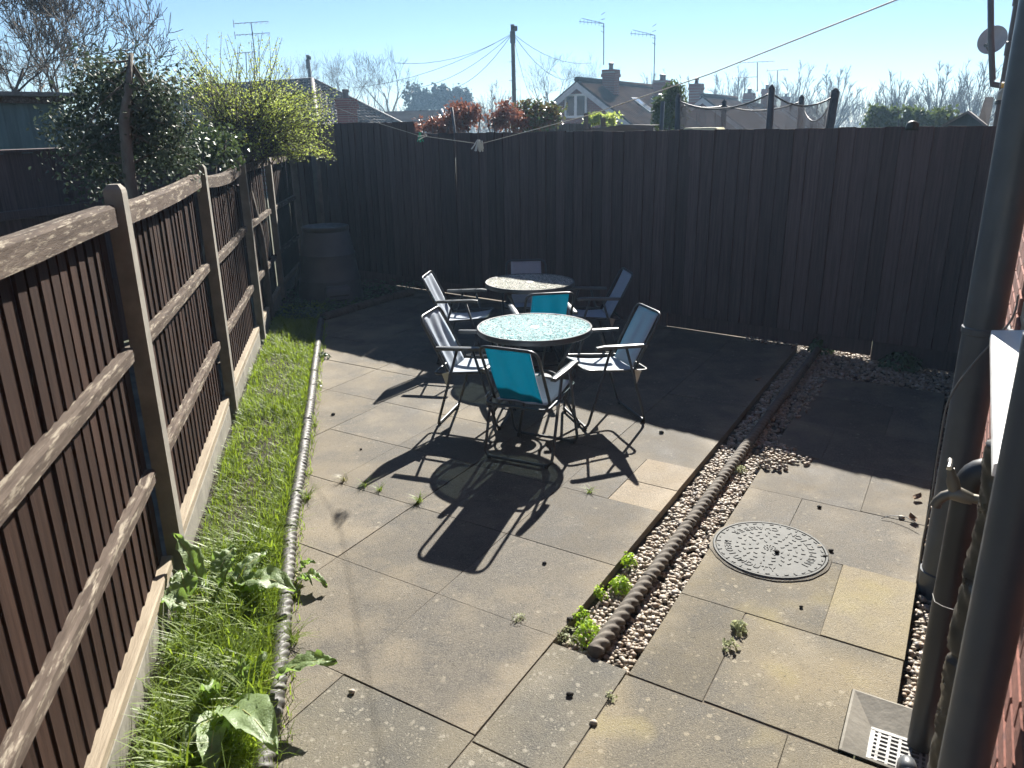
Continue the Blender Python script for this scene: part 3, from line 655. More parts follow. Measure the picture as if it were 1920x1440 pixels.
letters('INSPECTION', 0.196, R(-8), 0.046); letters('CHAMBER', 0.196, R(96), 0.046); letters('MEDIUM', 0.196, R(187), 0.046); letters('DUTY', 0.196, R(240), 0.046)

# ---- gully with grate
gl = thing('drain_gully', 'concrete gully with a pale metal drain grate under the pipes', 'drain', W(2.44, 0.03))
def loop(u0, u1, v0, v1, z): return [W(u0, v0, z), W(u1, v0, z), W(u1, v1, z), W(u0, v1, z)]
A_ = loop(2.277, 2.604, -0.120, 0.205, 0.004); B_ = loop(2.285, 2.596, -0.112, 0.205, 0.006); C_ = loop(2.308, 2.482, -0.040, 0.15, -0.036); D_ = loop(2.308, 2.482, -0.040, 0.15, -0.14)
mb = MB(); mb.add(A_ + B_ + C_ + D_, [(l * 4 + j, l * 4 + (j + 1) % 4, (l + 1) * 4 + (j + 1) % 4, (l + 1) * 4 + j) for l in range(3) for j in range(4)]); wpart('gully_surround', mb, M['gully'] if 'gully' in M else M['concrete'], gl)
gt = MB(); gc = W(2.395, 0.052, -0.032); rm = Matrix.Rotation(ROTU, 3, 'Z')
def grate_box(a, b, c): gt.box(W(2.395 + a, 0.052 + b, -0.032), c, rm)
for s_ in (-1, 1):
    grate_box(s_ * 0.079, 0, (0.014, 0.184, 0.010)); grate_box(0, s_ * 0.085, (0.144, 0.014, 0.010))
for i in range(7): grate_box(-0.06 + i * 0.02, 0, (0.0075, 0.156, 0.008))
for i in range(5): grate_box(0, -0.064 + i * 0.032, (0.144, 0.009, 0.0075))
M['galv'] = mat_plain('galvanised', (0.19, 0.19, 0.185), 0.6, 0.3)
wpart('grate', gt, M['galv'], gl)
mb = MB(); mb.add(loop(2.308, 2.482, -0.040, 0.15, -0.135), [(0, 1, 2, 3)]); wpart('sump', mb, M['plastic_black'], gl)

# ---- house wall, bricks
VW = 0.21
hw = thing('brick_house', 'red brick house wall with white window sill along the right edge', 'house', W(2.0, VW))
mb = MB(); 
def wallbox(u0, u1, z0, z1, v0=VW + 0.006, v1=VW + 0.30): mb.box(W((u0 + u1) / 2, (v0 + v1) / 2, (z0 + z1) / 2), (u1 - u0, v1 - v0, z1 - z0), rm)
WU0, WU1, WZ0, WZ1 = 1.86, 3.26, 1.19, 2.35
wallbox(-3, WU0, -0.1, 5.0); wallbox(WU1, 7.4, -0.1, 5.0); wallbox(WU0, WU1, -0.1, WZ0); wallbox(WU0, WU1, WZ1, 5.0)
wpart('wall', mb, M['mortar'], hw)
bmb = MB(); bmb.box((0, 0, 0), (0.213, 0.02, 0.064), None, 0.004); brick_me = bmb.mesh('brick', M['brick'])
rest = MB(); cand = []
for r_ in range(0, 64):
    z = 0.01 + r_ * 0.075; off = 0.1125 if r_ % 2 else 0
    for k in range(-14, 34):
        uc = k * 0.225 + off
        if uc > 7.2 or uc < -2.8: continue
        if WU0 - 0.1 < uc < WU1 + 0.1 and WZ0 - 0.04 < z < WZ1 + 0.04: continue
        p = W(uc, VW, z); q = proj(p); size = 0
        if q and -60 < q[0] < 1990 and -60 < q[1] < 1500:
            q1, q2 = proj(W(uc - 0.1, VW, z)), proj(W(uc + 0.1, VW, z))
            if q1 and q2: size = math.hypot(q1[0] - q2[0], q1[1] - q2[1])
        cand.append((-size, uc, z))
cand.sort()
for i, (s_, uc, z) in enumerate(cand):
    p = W(uc, VW + 0.006, z)
    if i < 290 and s_ < 0:
        o = link('brick', brick_me, hw); o.location = hw.rotation_euler.to_matrix().inverted() @ (p - hw.location); o.rotation_euler = (0, (rnd.random() - 0.5) * 0.01, ROTU + (rnd.random() - 0.5) * 0.01)
    else: rest.box(p, (0.213, 0.02, 0.064), rm)
tag(wpart('brick_courses', rest, M['brick'], hw), kind='stuff')
# window with sill
win = MB()
for a, b, z0, z1 in ((WU0, WU0 + 0.06, WZ0 + 0.05, WZ1), (WU1 - 0.06, WU1, WZ0 + 0.05, WZ1), (WU0 + 0.06, WU1 - 0.06, WZ1 - 0.06, WZ1), (WU0 + 0.06, WU1 - 0.06, WZ0 + 0.05, WZ0 + 0.11), (2.53, 2.59, WZ0 + 0.11, WZ1 - 0.06)):
    win.box(W((a + b) / 2, VW + 0.045, (z0 + z1) / 2), (b - a, 0.06, z1 - z0), rm, 0.004)
wp = wpart('window', win, M['white'], hw)
def mat_glass():
    mt, nt, bs, out = newmat('window_glass'); bs.inputs['Base Color'].default_value = (0.02, 0.025, 0.03, 1); bs.inputs['Roughness'].default_value = 0.05; bs.inputs['Specular IOR Level'].default_value = 0.8; return mt
M['glass'] = mat_glass()
for a, b in ((WU0 + 0.06, 2.53), (2.59, WU1 - 0.06)):
    mb = MB(); mb.box(W((a + b) / 2, VW + 0.05, (WZ0 + 0.11 + WZ1 - 0.06) / 2), (b - a, 0.02, WZ1 - WZ0 - 0.17), rm); wpart('pane', mb, M['glass'], wp)
mb = MB(); sp_ = [(0.125, 1.195), (0.125, 1.222), (0.128, 1.226), (0.24, 1.24), (0.24, 1.195)]; vs_ = [W(u_, a, z) for u_ in (1.90, 3.22) for a, z in sp_]
mb.add(vs_, [(0, 1, 6, 5), (1, 2, 7, 6), (2, 3, 8, 7), (3, 4, 9, 8), (4, 0, 5, 9), (4, 3, 2, 1, 0), (5, 6, 7, 8, 9)]); wpart('window_sill', mb, M['white'], hw)

# ---- pipes on the wall
def vpipe(name, label, u_, v_, r_, z0, z1, mat, cat='pipe', collars=(), top=None, n=24):
    t = thing(name, label, cat, W(u_, v_, z0)); mb = MB(); pts = [W(u_, v_, z0), W(u_, v_, z1)]
    if top: pts = [W(u_, v_, z0)] + rounded([W(u_, v_, z1 - 0.1), W(u_, v_, z1), W(*top)], 0.075, 7)
    mb.tube(pts, r_, n); wpart('pipe', mb, mat, t, 'auto')
    for z, h, k in collars:
        mb = MB(); c = W(u_, v_, z); mb.lathe([(r_, -h / 2), (r_ * k, -h / 2 + 0.004), (r_ * k, h / 2 - 0.004), (r_, h / 2)], n, c); wpart('collar', mb, mat, t, 'auto')
    return t
sp = vpipe('soil_pipe', 'wide dark grey soil pipe standing in the gravel beyond the window sill', 3.50, 0.108, 0.070, -0.06, 5.0, M['pipe'], collars=((0.03, 0.10, 1.10), (1.16, 0.03, 1.07)))
mb = MB(); mb.box(W(3.50, 0.202, 1.16), (0.03, 0.02, 0.026), rm, 0.003); mb.box(W(3.56, 0.196, 1.16), (0.10, 0.012, 0.024), rm, 0.003); wpart('pipe_bracket', mb, M['pipe'], sp)
vpipe('waste_pipe', 'black waste pipe bent into the wall, ending over the drain grate', 2.47, 0.111, 0.0405, -0.025, 0.985, M['plastic_black'], top=(2.47, 0.26, 0.985))
# foil and plastic wrapped pipe
M['cable0'] = mat_plain('tie_wire', (0.16, 0.16, 0.15), 0.6)
t = thing('wrapped_pipe', 'pipe wrapped in crinkled black plastic next to the waste pipe', 'pipe', W(2.17, 0.145)); mb = MB(); K = 150; n = 22; vs_ = []
for i in range(K + 1):
    z = 0.02 + 1.15 * i / K; c = W(2.18 - 0.02 * math.sin(z * 5), 0.162 + 0.005 * math.sin(z * 9), z)
    for j in range(n):
        w = 2 * math.pi * j / n; cr = abs(mnoise.noise(Vector((math.cos(w) * 0.7, math.sin(w) * 0.7, z * 26 + 1.4 * w)))); rr_ = 0.036 * (1 + 0.10 * math.sin(z * 11) * 0.6) + 0.017 * cr - (0.012 if abs(z - 0.55) < 0.012 else 0)
        vs_.append(c + Vector((math.cos(w), math.sin(w), 0)) * rr_)
mb.add(vs_, [(i * n + j, i * n + (j + 1) % n, (i + 1) * n + (j + 1) % n, (i + 1) * n + j) for i in range(K) for j in range(n)] + [tuple(range(n))[::-1], tuple(K * n + j for j in range(n))])
M['wrap'] = mat_plain('black_wrap', (0.045, 0.040, 0.032), 0.32); wpart('wrapping', mb, M['wrap'], t, True)
mb = MB(); mb.tube([W(2.44, 0.068, 0.56), W(2.36, 0.075, 0.58), W(2.26, 0.095, 0.63), W(2.18, 0.118, 0.675)], 0.0011, 5); wpart('tie_wire', mb, M['cable0'], t)
vpipe('down_pipe', 'large dark pipe closest to the camera at the right edge', 1.47, 0.143, 0.042, -0.02, 1.62, M['pipe'], n=32)
# drain elbow with pale pipe
t = thing('overflow_pipe', 'pale pipe with a dark elbow beside the drain grate', 'pipe', W(2.2, 0.11)); mb = MB()
mb.tube(rounded([W(2.30, 0.075, -0.05), W(2.30, 0.075, 0.035), W(2.235, 0.085, 0.045)], 0.03, 6), 0.026, 16); wpart('elbow', mb, M['pipe'], t, True)
mb = MB(); mb.tube([W(2.26, 0.081, 0.041), W(2.02, 0.12, 0.07)], 0.0215, 16); wpart('pale_pipe', mb, M['white_grey'] if 'white_grey' in M else M['white'], t, True)
# garden tap
t = thing('garden_tap', 'weathered brass garden tap on short pipework by the waste pipe', 'tap', W(2.30, 0.1, 0.96))
def wp_t(name, pts, r_, mat, n=12):
    mb = MB(); mb.tube([W(p[0], p[1], p[2] + 0.215) for p in pts], r_, n); return wpart(name, mb, mat, t, 'auto')
TU = 2.30
wp_t('wall_pipe', [(TU, 0.22, 0.745), (TU, 0.115, 0.745)], 0.013, M['brass'])
wp_t('wall_fitting', [(TU, 0.175, 0.745), (TU, 0.15, 0.745)], 0.021, M['brass'])
wp_t('riser', [(TU + 0.0, 0.165, 0.72), (TU, 0.165, 0.83)], 0.015, M['brass']); wp_t('riser_nut', [(TU, 0.165, 0.80), (TU, 0.165, 0.82)], 0.022, M['brass']); wp_t('upper_pipe', [(TU, 0.22, 0.835), (TU, 0.165, 0.835)], 0.014, M['brass'])
wp_t('tap_body', [(TU, 0.12, 0.742), (TU, 0.10, 0.745), (TU, 0.08, 0.75), (TU, 0.062, 0.745)], [0.015, 0.019, 0.021, 0.016], M['brass'])
wp_t('spout', [(TU, 0.07, 0.747), (TU, 0.05, 0.735), (TU, 0.036, 0.715), (TU, 0.033, 0.70)], [0.015, 0.0145, 0.0135, 0.015], M['brass'])
wp_t('bonnet', [(TU, 0.076, 0.75), (TU, 0.064, 0.785), (TU, 0.060, 0.80), (TU, 0.054, 0.82)], [0.016, 0.017, 0.012, 0.010], M['brass'])
wp_t('tap_handle', [(TU - 0.03, 0.050, 0.832), (TU - 0.01, 0.051, 0.838), (TU + 0.01, 0.051, 0.838), (TU + 0.03, 0.050, 0.832)], [0.007, 0.0055, 0.0055, 0.007], M['steel'])
# loose cable
M['cable'] = mat_plain('pale_cable', (0.20, 0.195, 0.18), 0.5)
mb = MB(); cp = [(3.45, 0.20, 1.32), (3.43, 0.19, 1.22), (3.40, 0.10, 1.06), (3.38, 0.034, 0.90), (3.38, 0.026, 0.70), (3.39, 0.030, 0.45), (3.42, 0.026, 0.25), (3.46, 0.029, 0.06), (3.5, 0.03, -0.03)]
cpts = [W(*p) for p in cp]; sm = []
for i in range(len(cpts) - 1):
    p0, p1, p2, p3 = cpts[max(i - 1, 0)], cpts[i], cpts[i + 1], cpts[min(i + 2, len(cpts) - 1)]
    for q in range(6):
        s_ = q / 6; sm.append(0.5 * ((2 * p1) + (p2 - p0) * s_ + (2 * p0 - 5 * p1 + 4 * p2 - p3) * s_ ** 2 + (3 * p1 - p0 - 3 * p2 + p3) * s_ ** 3))
mb.tube(sm + [cpts[-1]], 0.004, 6); tag(part('loose_cable', mb, M['cable'], None, True), 'pale thin cable hanging loose along the wide soil pipe', 'cable')
mb = MB(); mb.tube([W(4.0, 0.0, 0.03), W(4.05, -0.06, 0.035), W(4.06, -0.13, 0.02), W(4.03, -0.17, 0.006)], 0.0022, 5); tag(part('wire_end', mb, M['pipe'], None, True), 'short grey wire end lying on the shaded path', 'wire')

# ================================================================ CORNER: BIN AND SMALL THINGS
BC = Vector((-2.13, 9.12, 0))
t = thing('compost_bin', 'dark grey tapered plastic compost bin in the shaded back corner', 'compost bin', BC); mb = MB()
mb.lathe([(0.385, 0.0), (0.39, 0.02), (0.38, 0.05), (0.352, 0.27), (0.358, 0.29), (0.345, 0.315), (0.315, 0.56), (0.320, 0.58), (0.305, 0.605), (0.268, 0.82), (0.255, 0.85)], 48); part('bin_body', mb, M['bin'], t, 'auto')
mb = MB(); mb.lathe([(0.238, 0.835), (0.262, 0.838), (0.270, 0.85), (0.270, 0.885), (0.262, 0.895), (0.235, 0.897), (0.15, 0.905), (0.0, 0.912)], 48); part('bin_lid', mb, M['plastic_black'], t, 'auto')
w = math.atan2(-0.9, 0.42); rmh = Matrix.Rotation(w, 3, 'Z')
mb = MB(); vs_ = []
for z, r_, hw_ in ((0.0, 0.44, 0.145), (0.20, 0.43, 0.14), (0.25, 0.405, 0.125), (0.255, 0.33, 0.12)):
    vs_ += [rmh @ Vector((r_, -hw_, z)), rmh @ Vector((r_, hw_, z)), rmh @ Vector((0.28, hw_, z)), rmh @ Vector((0.28, -hw_, z))]
mb.add(vs_, [(l * 4 + j, l * 4 + (j + 1) % 4, (l + 1) * 4 + (j + 1) % 4, (l + 1) * 4 + j) for l in range(3) for j in range(4)] + [(12, 13, 14, 15)])
h_ = part('bin_hatch', mb, M['bin'], t)
for k in range(3):
    mb = MB(); mb.box(rmh @ Vector((0.442 - 0.003 * k, 0, 0.05 + 0.05 * k)), (0.012, 0.22, 0.016), rmh, 0.003); part('hatch_rib', mb, M['plastic_black'], h_)
mb = MB(); mb.tube([Vector((-2.62, 9.25, 0.02)), Vector((-2.52, 9.45, 0.55)), Vector((-2.50, 9.6, 0.78))], 0.016, 8)
tag(part('wooden_stake', mb, M['bark'], None, True), 'thin wooden stake leaning in the corner left of the compost bin', 'stake')
# cobbles and litter on the paving
M['dropping'] = mat_noise('dark_lump', (0.012, 0.011, 0.010), (0.03, 0.026, 0.02), 40, 0.9, 0.5)
M['stone_pale'] = mat_noise('pale_stone', (0.30, 0.27, 0.22), (0.42, 0.38, 0.31), 30, 0.8, 0.3)
M['dry_leaf'] = mat_noise('dry_leaf', (0.10, 0.06, 0.03), (0.19, 0.12, 0.07), 20, 0.8, 0.3)
for px, py, r_, mt, lab in ((1068, 1304, 0.013, 'dropping', 'black round lump on the lichen slab nearest the gravel trench'), (1113, 1357, 0.012, 'stone_pale', 'small pale pebble on the joint beside the lichen slab'),
        (660, 1299, 0.012, 'stone_pale', 'small pale pebble on the slab near the big dock leaf'), (1021, 1057, 0.010, 'dropping', 'small dark lump on the patio right of the chair shadow'),
        (1456, 1040, 0.012, 'dropping', 'dark lump lying on the inspection cover'), (1548, 1046, 0.014, 'dropping', 'dark lump on the path just right of the inspection cover'), (1558, 1034, 0.012, 'dropping', 'second dark lump right of the inspection cover, slightly farther away'),
        (1537, 1027, 0.013, 'stone_pale', 'pale stone at the right rim of the inspection cover'), (1502, 1139, 0.008, 'dropping', 'tiny dark lump on the yellow stained part of the path'), (1069, 1163, 0.013, 'dropping', 'dark lump at the patio edge by the green weeds'),
        (1536, 952, 0.011, 'dropping', 'dark lump on the path slab above the inspection cover'), (1690, 972, 0.014, 'stone_pale', 'flat pale stone near the right edge of the path'),
        (625, 778, 0.014, 'dropping', 'brown lump on the sunny patio near the grass bed'), (677, 843, 0.008, 'dropping', 'small dark speck on the sunny patio left of the chairs'), (1240, 812, 0.016, 'dropping', 'dark lump on the patio by the edge of the fence shadow')):
    p = G(px, py); mb = MB(); o_ = Vector((px, py, 0)) * 0.37
    mb.add([Vector((q.x * 1.25, q.y, q.z * 0.75)) * r_ * (1 + 0.3 * mnoise.noise(q + o_)) for q in ICO_V], ICO_F)
    o = tag(part('stone' if mt == 'stone_pale' else 'lump', mb, M[mt], None, True), lab, 'pebble' if mt == 'stone_pale' else 'debris'); o.location = (p.x, p.y, r_ * 0.42 + (0.012 if 'lying on' in lab else 0.001))
for px, py, rz_, lab in ((1719, 938, 0.5, 'curled brown dry leaf at the right edge of the path'), (1711, 978, 1.6, 'small dark dry leaf beside the flat pale stone'), (1422, 716, 0.3, 'dry leaf on the shaded patio near its far corner')):
    mb = MB(); K = 6; vs_ = []
    for i in range(K + 1):
        s_ = i / K; w_ = 0.022 * math.sin(math.pi * (0.08 + 0.9 * s_)); z = 0.006 + 0.016 * (s_ - 0.4) ** 2 * 3
        vs_ += [(s_ * 0.06 - 0.03, -w_, z + 0.010), (s_ * 0.06 - 0.03, 0, z), (s_ * 0.06 - 0.03, w_, z + 0.012)]
    mb.add(vs_, [(i * 3 + j, i * 3 + j + 1, (i + 1) * 3 + j + 1, (i + 1) * 3 + j) for i in range(K) for j in range(2)])
    o = tag(part('dry_leaf', mb, M['dry_leaf'], None, True), lab, 'leaf'); p = G(px, py); o.location = (p.x, p.y, 0.003); o.rotation_euler = (0, 0, rz_)

# ================================================================ CLOTHES LINE
M['line'] = mat_plain('line_cord', (0.40, 0.36, 0.30), 0.7)
CL = [B(560, 175, 10.4), B(700, 228, 8.6), B(785, 254, 7.5), B(900, 270, 6.2), B(1100, 217, 4.5), B(1330, 139, 3.35), B(1680, 0, 2.35)]
CL.append(CL[-1] + (CL[-1] - CL[-2]) * 1.0)
mb = MB(); pts = []
for a, b in zip(CL[:-1], CL[1:]): pts += [a.lerp(b, q / 5) for q in range(5)]
mb.tube(pts + [CL[-1]], 0.0021, 6); tag(part('clothes_line', mb, M['line'], None, True), 'thin clothes line dipping across the top of the back fence', 'clothes line')
M['peg_green'] = mat_plain('peg_green', (0.01, 0.36, 0.20), 0.4); M['peg_grey'] = mat_plain('peg_grey', (0.42, 0.44, 0.43), 0.4); M['peg_white'] = mat_plain('peg_white', (0.6, 0.6, 0.55), 0.4)
def peg(p, mat, rx, rz_, label):
    t = thing('clothes_peg', label, 'peg', p, rz_, 'pegs on the clothes line'); t.rotation_euler = (0, rx, rz_)
    for s_ in (-1, 1):
        mb = MB(); vs_ = []
        for z, a, b in ((0.03, 0.0015, 0.007), (0.012, 0.004, 0.009), (-0.02, 0.005, 0.012), (-0.055, 0.012, 0.02)):
            vs_ += [(s_ * a, -0.005, z), (s_ * b, -0.005, z), (s_ * b, 0.005, z), (s_ * a, 0.005, z)]
        mb.add(vs_, [(l * 4 + j, l * 4 + (j + 1) % 4, (l + 1) * 4 + (j + 1) % 4, (l + 1) * 4 + j) for l in range(3) for j in range(4)] + [(3, 2, 1, 0), (12, 13, 14, 15)]); part('peg_arm', mb, mat, t)
    mb = MB(); mb.tube([(-0.008, 0.006, -0.008), (0, 0.008, -0.008), (0.008, 0.006, -0.008), (0.008, -0.006, -0.008), (-0.008, -0.006, -0.008)], 0.0012, 4, closed=True); part('spring', mb, M['steel'], t)
q0 = CL[2]; d_ = (CL[3] - CL[2])
peg(q0 + d_ * 0.02, M['peg_green'], 0.12, 0.3, 'bright green clothes peg upright on the line'); peg(q0 + d_ * 0.035, M['peg_green'], -0.15, 0.2, 'second green clothes peg, close against the first'); peg(q0 + d_ * 0.10, M['peg_white'], 1.3, 0.4, 'whitish clothes peg right of the green ones')
for i, (k_, rx, lab) in enumerate(((0.95, 0.5, 'grey clothes peg at the left of the grey cluster'), (0.975, 0.1, 'grey clothes peg in the middle of the cluster'), (1.0, -0.3, 'grey clothes peg right of the middle of the cluster'), (1.03, -0.7, 'grey clothes peg at the right end of the cluster'))):
    peg(q0 + d_ * k_, M['peg_grey'], rx, 0.3 + 0.4 * i, lab)

# ================================================================ PLANTS IN THE GARDEN
M['grass'] = mat_leaf('grass_blades', (0.10, 0.165, 0.020), (0.19, 0.26, 0.030), 0.5, (0.34, 0.46, 0.03), 0.5)
M['grass_dry'] = mat_leaf('grass_pale', (0.18, 0.19, 0.07), (0.28, 0.26, 0.12), 0.4)
M['dock'] = mat_leaf('dock_leaf', (0.19, 0.27, 0.12), (0.23, 0.30, 0.15), 0.42, (0.30, 0.52, 0.02), 0.45, 0.6)
M['dock_rib'] = mat_plain('leaf_rib', (0.26, 0.27, 0.10), 0.5)
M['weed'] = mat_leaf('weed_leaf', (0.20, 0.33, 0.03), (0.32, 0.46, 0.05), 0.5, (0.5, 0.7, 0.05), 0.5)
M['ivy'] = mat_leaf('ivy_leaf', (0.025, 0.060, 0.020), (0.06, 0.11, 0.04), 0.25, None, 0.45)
M['pale_weed'] = mat_leaf('pale_weed', (0.30, 0.34, 0.17), (0.40, 0.42, 0.25), 0.4)
gr = random.Random(3)
def blade(mb, p, h, w, lean, az, curl=1.0):
    d = Vector((math.cos(az), math.sin(az), 0)); s_ = Vector((-d.y, d.x, 0)); vs_ = []
    for k in range(4):
        t = k / 3; c = p + d * (lean * h * t ** (1.0 + curl)) + Vector((0, 0, h * (t - 0.30 * lean * curl * t * t)))
        ww = w * (1 - t) ** 0.6
        if k < 3: vs_ += [c - s_ * ww, c + s_ * ww]
        else: vs_.append(c)
    mb.add(vs_, [(0, 1, 3, 2), (2, 3, 5, 4), (4, 5, 6)])
gb = MB(); n = 0
while n < 38000:
    y = 1.55 + (gr.random() ** 1.15) * 7.2; xl, xr = lerp_line(POSTS, y) + 0.03, lerp_line(ROPE_L, y) - 0.03
    x = gr.uniform(xl, xr); dens = 0.5 + 0.9 * mnoise.noise(Vector((x * 2.2, y * 1.6, 3)))
    if gr.random() > dens + 0.62: continue
    edge = min((x - xl), (xr - x)) / (xr - xl); tall = 0.7 + 0.9 * max(0, mnoise.noise(Vector((x * 3, y * 2.0, 9)))) + (0.25 if y < 3.3 else 0)
    h = gr.uniform(0.035, 0.12) * tall; blade(gb, Vector((x, y, 0.015)), h, gr.uniform(0.002, 0.0038) * (0.8 + 0.09 * y), gr.uniform(0.15, 1.1), gr.uniform(0, 6.28), gr.uniform(0.6, 1.6)); n += 1
for _ in range(70):                                        # lusher clumps near the front
    y = gr.uniform(1.6, 3.4); xl, xr = lerp_line(POSTS, y) + 0.08, lerp_line(ROPE_L, y) - 0.05; c = Vector((gr.uniform(xl, xr), y, 0.02))
    for _ in range(22): blade(gb, c + Vector((gr.gauss(0, 0.02), gr.gauss(0, 0.02), 0)), gr.uniform(0.10, 0.24), gr.uniform(0.003, 0.0055), gr.uniform(0.4, 1.3), gr.uniform(0, 6.28), gr.uniform(0.8, 1.8))
for _ in range(1500):                                      # fringe along the rope edging
    y = gr.uniform(1.6, 8.0); x = lerp_line(ROPE_L, y) + (gr.choice((-0.045, -0.05, 0.05)) + gr.gauss(0, 0.012)); blade(gb, Vector((x, y, 0.0)), gr.uniform(0.03, 0.10), 0.0022, gr.uniform(0.2, 1.2), gr.uniform(0, 6.28))
tag(part('grass', gb, M['grass'], None, True), 'lush green grass filling the narrow bed beside the left fence', 'grass', kind='stuff')
gd = MB()
for _ in range(1300):
    y = gr.uniform(1.6, 7.5); x = gr.uniform(lerp_line(POSTS, y) + 0.03, lerp_line(ROPE_L, y) - 0.02); blade(gd, Vector((x, y, 0.02)), gr.uniform(0.02, 0.08), 0.002, gr.uniform(0.6, 1.6), gr.uniform(0, 6.28))
tag(part('dry_grass', gd, M['grass_dry'], None, True), 'dry straw coloured blades among the green grass of the bed', 'grass', kind='stuff')
# ivy and low leaves in the back corner
def leaf_quad(mb, p, nrm, size, asp=0.7, fold=0.25, roll=None):
    nrm = nrm.normalized(); a = nrm.orthogonal().normalized(); w = gr.uniform(0, 6.28) if roll is None else roll; b = nrm.cross(a); d = a * math.cos(w) + b * math.sin(w); s_ = nrm.cross(d)
    mb.add([p, p + d * size * 0.5 + s_ * size * asp * 0.5 + nrm * fold * size * 0.4, p + d * size, p + d * size * 0.5 - s_ * size * asp * 0.5 + nrm * fold * size * 0.4], [(0, 1, 2), (0, 2, 3)])
iv = MB()
for _ in range(1500):
    y = gr.uniform(8.0, 9.9); x = gr.uniform(lerp_line(POSTS, y) + 0.05, -2.0 + (y - 8.15) * 0.60)
    if (Vector((x, y, 0)) - BC).length < 0.40: continue
    leaf_quad(iv, Vector((x, y, 0.03 + 0.09 * gr.random())), Vector((gr.gauss(0, 0.5), gr.gauss(0, 0.5), 1)), gr.uniform(0.03, 0.06))
tag(part('ground_ivy', iv, M['ivy'], None), 'low dark ivy leaves on the soil round the compost bin', 'ivy', kind='stuff')

def big_leaf(parent, base, tip, width, up=0.25, mat='dock', curl=0.0, name='leaf', wav=0.012):
    base, tip = Vector(base), Vector(tip); L = (tip - base).length; d = (tip - base).normalized(); s_ = d.cross(Vector((0, 0, 1))); s_ = s_.normalized() if s_.length > 0.05 else Vector((1, 0, 0)); nr = s_.cross(d)
    K, J = 16, 8; vs_ = []; o_ = Vector((gr.uniform(0, 50), 0, 0))
    for i in range(K + 1):
        t = i / K; wd = width * (math.sin(math.pi * min(1, 0.08 + t * 0.92)) ** 0.75) * (1 - 0.35 * t) * 1.15; c = base.lerp(tip, t) + nr * (up * L * math.sin(math.pi * t) - curl * L * t * t)
        for j in range(J + 1):
            q = (j / J - 0.5) * 2; edge = wav * mnoise.noise(Vector((t * 7, q * 2.4, 0)) + o_) * (0.4 + abs(q)) * 2 + 0.15 * wd * abs(q) + 0.006 * mnoise.noise(Vector((t * 22, q * 7, 5)) + o_)
            vs_.append(c + s_ * q * wd * 0.5 * (1 + 0.10 * mnoise.noise(Vector((t * 9, 3 * (q > 0), 1)) + o_)) + nr * edge)
    mb = MB(); mb.add(vs_, [(i * (J + 1) + j, i * (J + 1) + j + 1, (i + 1) * (J + 1) + j + 1, (i + 1) * (J + 1) + j) for i in range(K) for j in range(J)])
    o = wpart(name, mb, M[mat], parent, True)
    rib = MB(); rib.tube([base.lerp(tip, i / 8) + nr * (up * L * math.sin(math.pi * i / 8) - curl * L * (i / 8) ** 2 + 0.001) for i in range(9)], [0.0035 * (1 - 0.75 * i / 8) for i in range(9)], 5); wpart('midrib', rib, M['dock_rib'], o, True)
    return o
def gp(px, py, z): return G(px, py, z)
def stalk(parent, a, b): 
    mb = MB(); mb.tube([a, a.lerp(b, 0.5) + Vector((0, 0, 0.02)), b], 0.0035, 6); wpart('stalk', mb, M['dock_rib'], parent, True)
t = thing('dock_plant', 'large dock plant with huge puckered leaf at the bottom left corner', 'plant', gp(400, 1400, 0.02)); root = gp(400, 1330, 0.03)
for (b, tpx, wd, up, cu) in (((430, 1325, .10), (520, 1405, .16), 0.155, 0.12, 0.0), ((425, 1345, .06), (330, 1420, .09), 0.10, 0.2, 0.1), ((410, 1360, .06), (395, 1470, .09), 0.10, 0.2, 0.0), ((400, 1310, .06), (385, 1290, .20), 0.07, 0.1, 0.0), ((460, 1300, .05), (497, 1222, .16), 0.055, 0.05, 0.0), ((455, 1300, .05), (452, 1228, .17), 0.05, 0.05, 0.0)):
    a, c_ = gp(*b), gp(*tpx); stalk(t, root, a); big_leaf(t, a, c_, wd, up, 'dock', cu)
t = thing('dock_plant', 'single bright backlit dock leaf leaning over the rope edging', 'plant', gp(490, 1300, 0.0)); a = gp(520, 1268, .09); stalk(t, gp(470, 1310, 0.03), a); big_leaf(t, a, gp(632, 1240, .17), 0.105, 0.10, 'dock', 0.0)
t = thing('dock_plant', 'spreading dock plant at the foot of the first concrete post', 'plant', gp(440, 1100, 0.02)); root = gp(430, 1120, 0.03)
for (b, tpx, wd, up, cu) in (((375, 1095, .10), (330, 1010, .30), 0.075, 0.1, 0.0), ((350, 1140, .12), (282, 1125, .14), 0.075, 0.12, 0.0), ((408, 1080, .10), (437, 1030, .16), 0.08, 0.1, 0.0), ((440, 1095, .11), (495, 1040, .16), 0.07, 0.1, 0.0), ((448, 1095, .10), (545, 1108, .11), 0.10, 0.15, 0.0),
                        ((420, 1100, .10), (440, 1055, .22), 0.06, 0.1, 0.0), ((450, 1115, .06), (492, 1108, .09), 0.07, 0.2, 0.0), ((350, 1120, .10), (340, 1075, .16), 0.08, 0.2, 0.0), ((400, 1105, .07), (380, 1090, .10), 0.06, 0.2, 0.0), ((430, 1090, .06), (455, 1075, .12), 0.06, 0.1, 0.0)):
    a, c_ = gp(*b), gp(*tpx); stalk(t, root, a); big_leaf(t, a, a + (c_ - a) * 1.12, wd * 1.45, up, 'dock', cu)
t = thing('dock_plant', 'small dock seedling on the patio side of the rope edging', 'plant', gp(556, 1085, 0.0)); root = gp(550, 1085, 0.0)
for b, tpx, wd in (((562, 1070, .03), (590, 1052, .07), 0.045), ((566, 1078, .04), (614, 1100, .03), 0.055), ((560, 1085, .03), (585, 1092, .05), 0.035)):
    a, c_ = gp(*b), gp(*tpx); stalk(t, root, a); big_leaf(t, a, c_, wd, 0.15, 'dock')
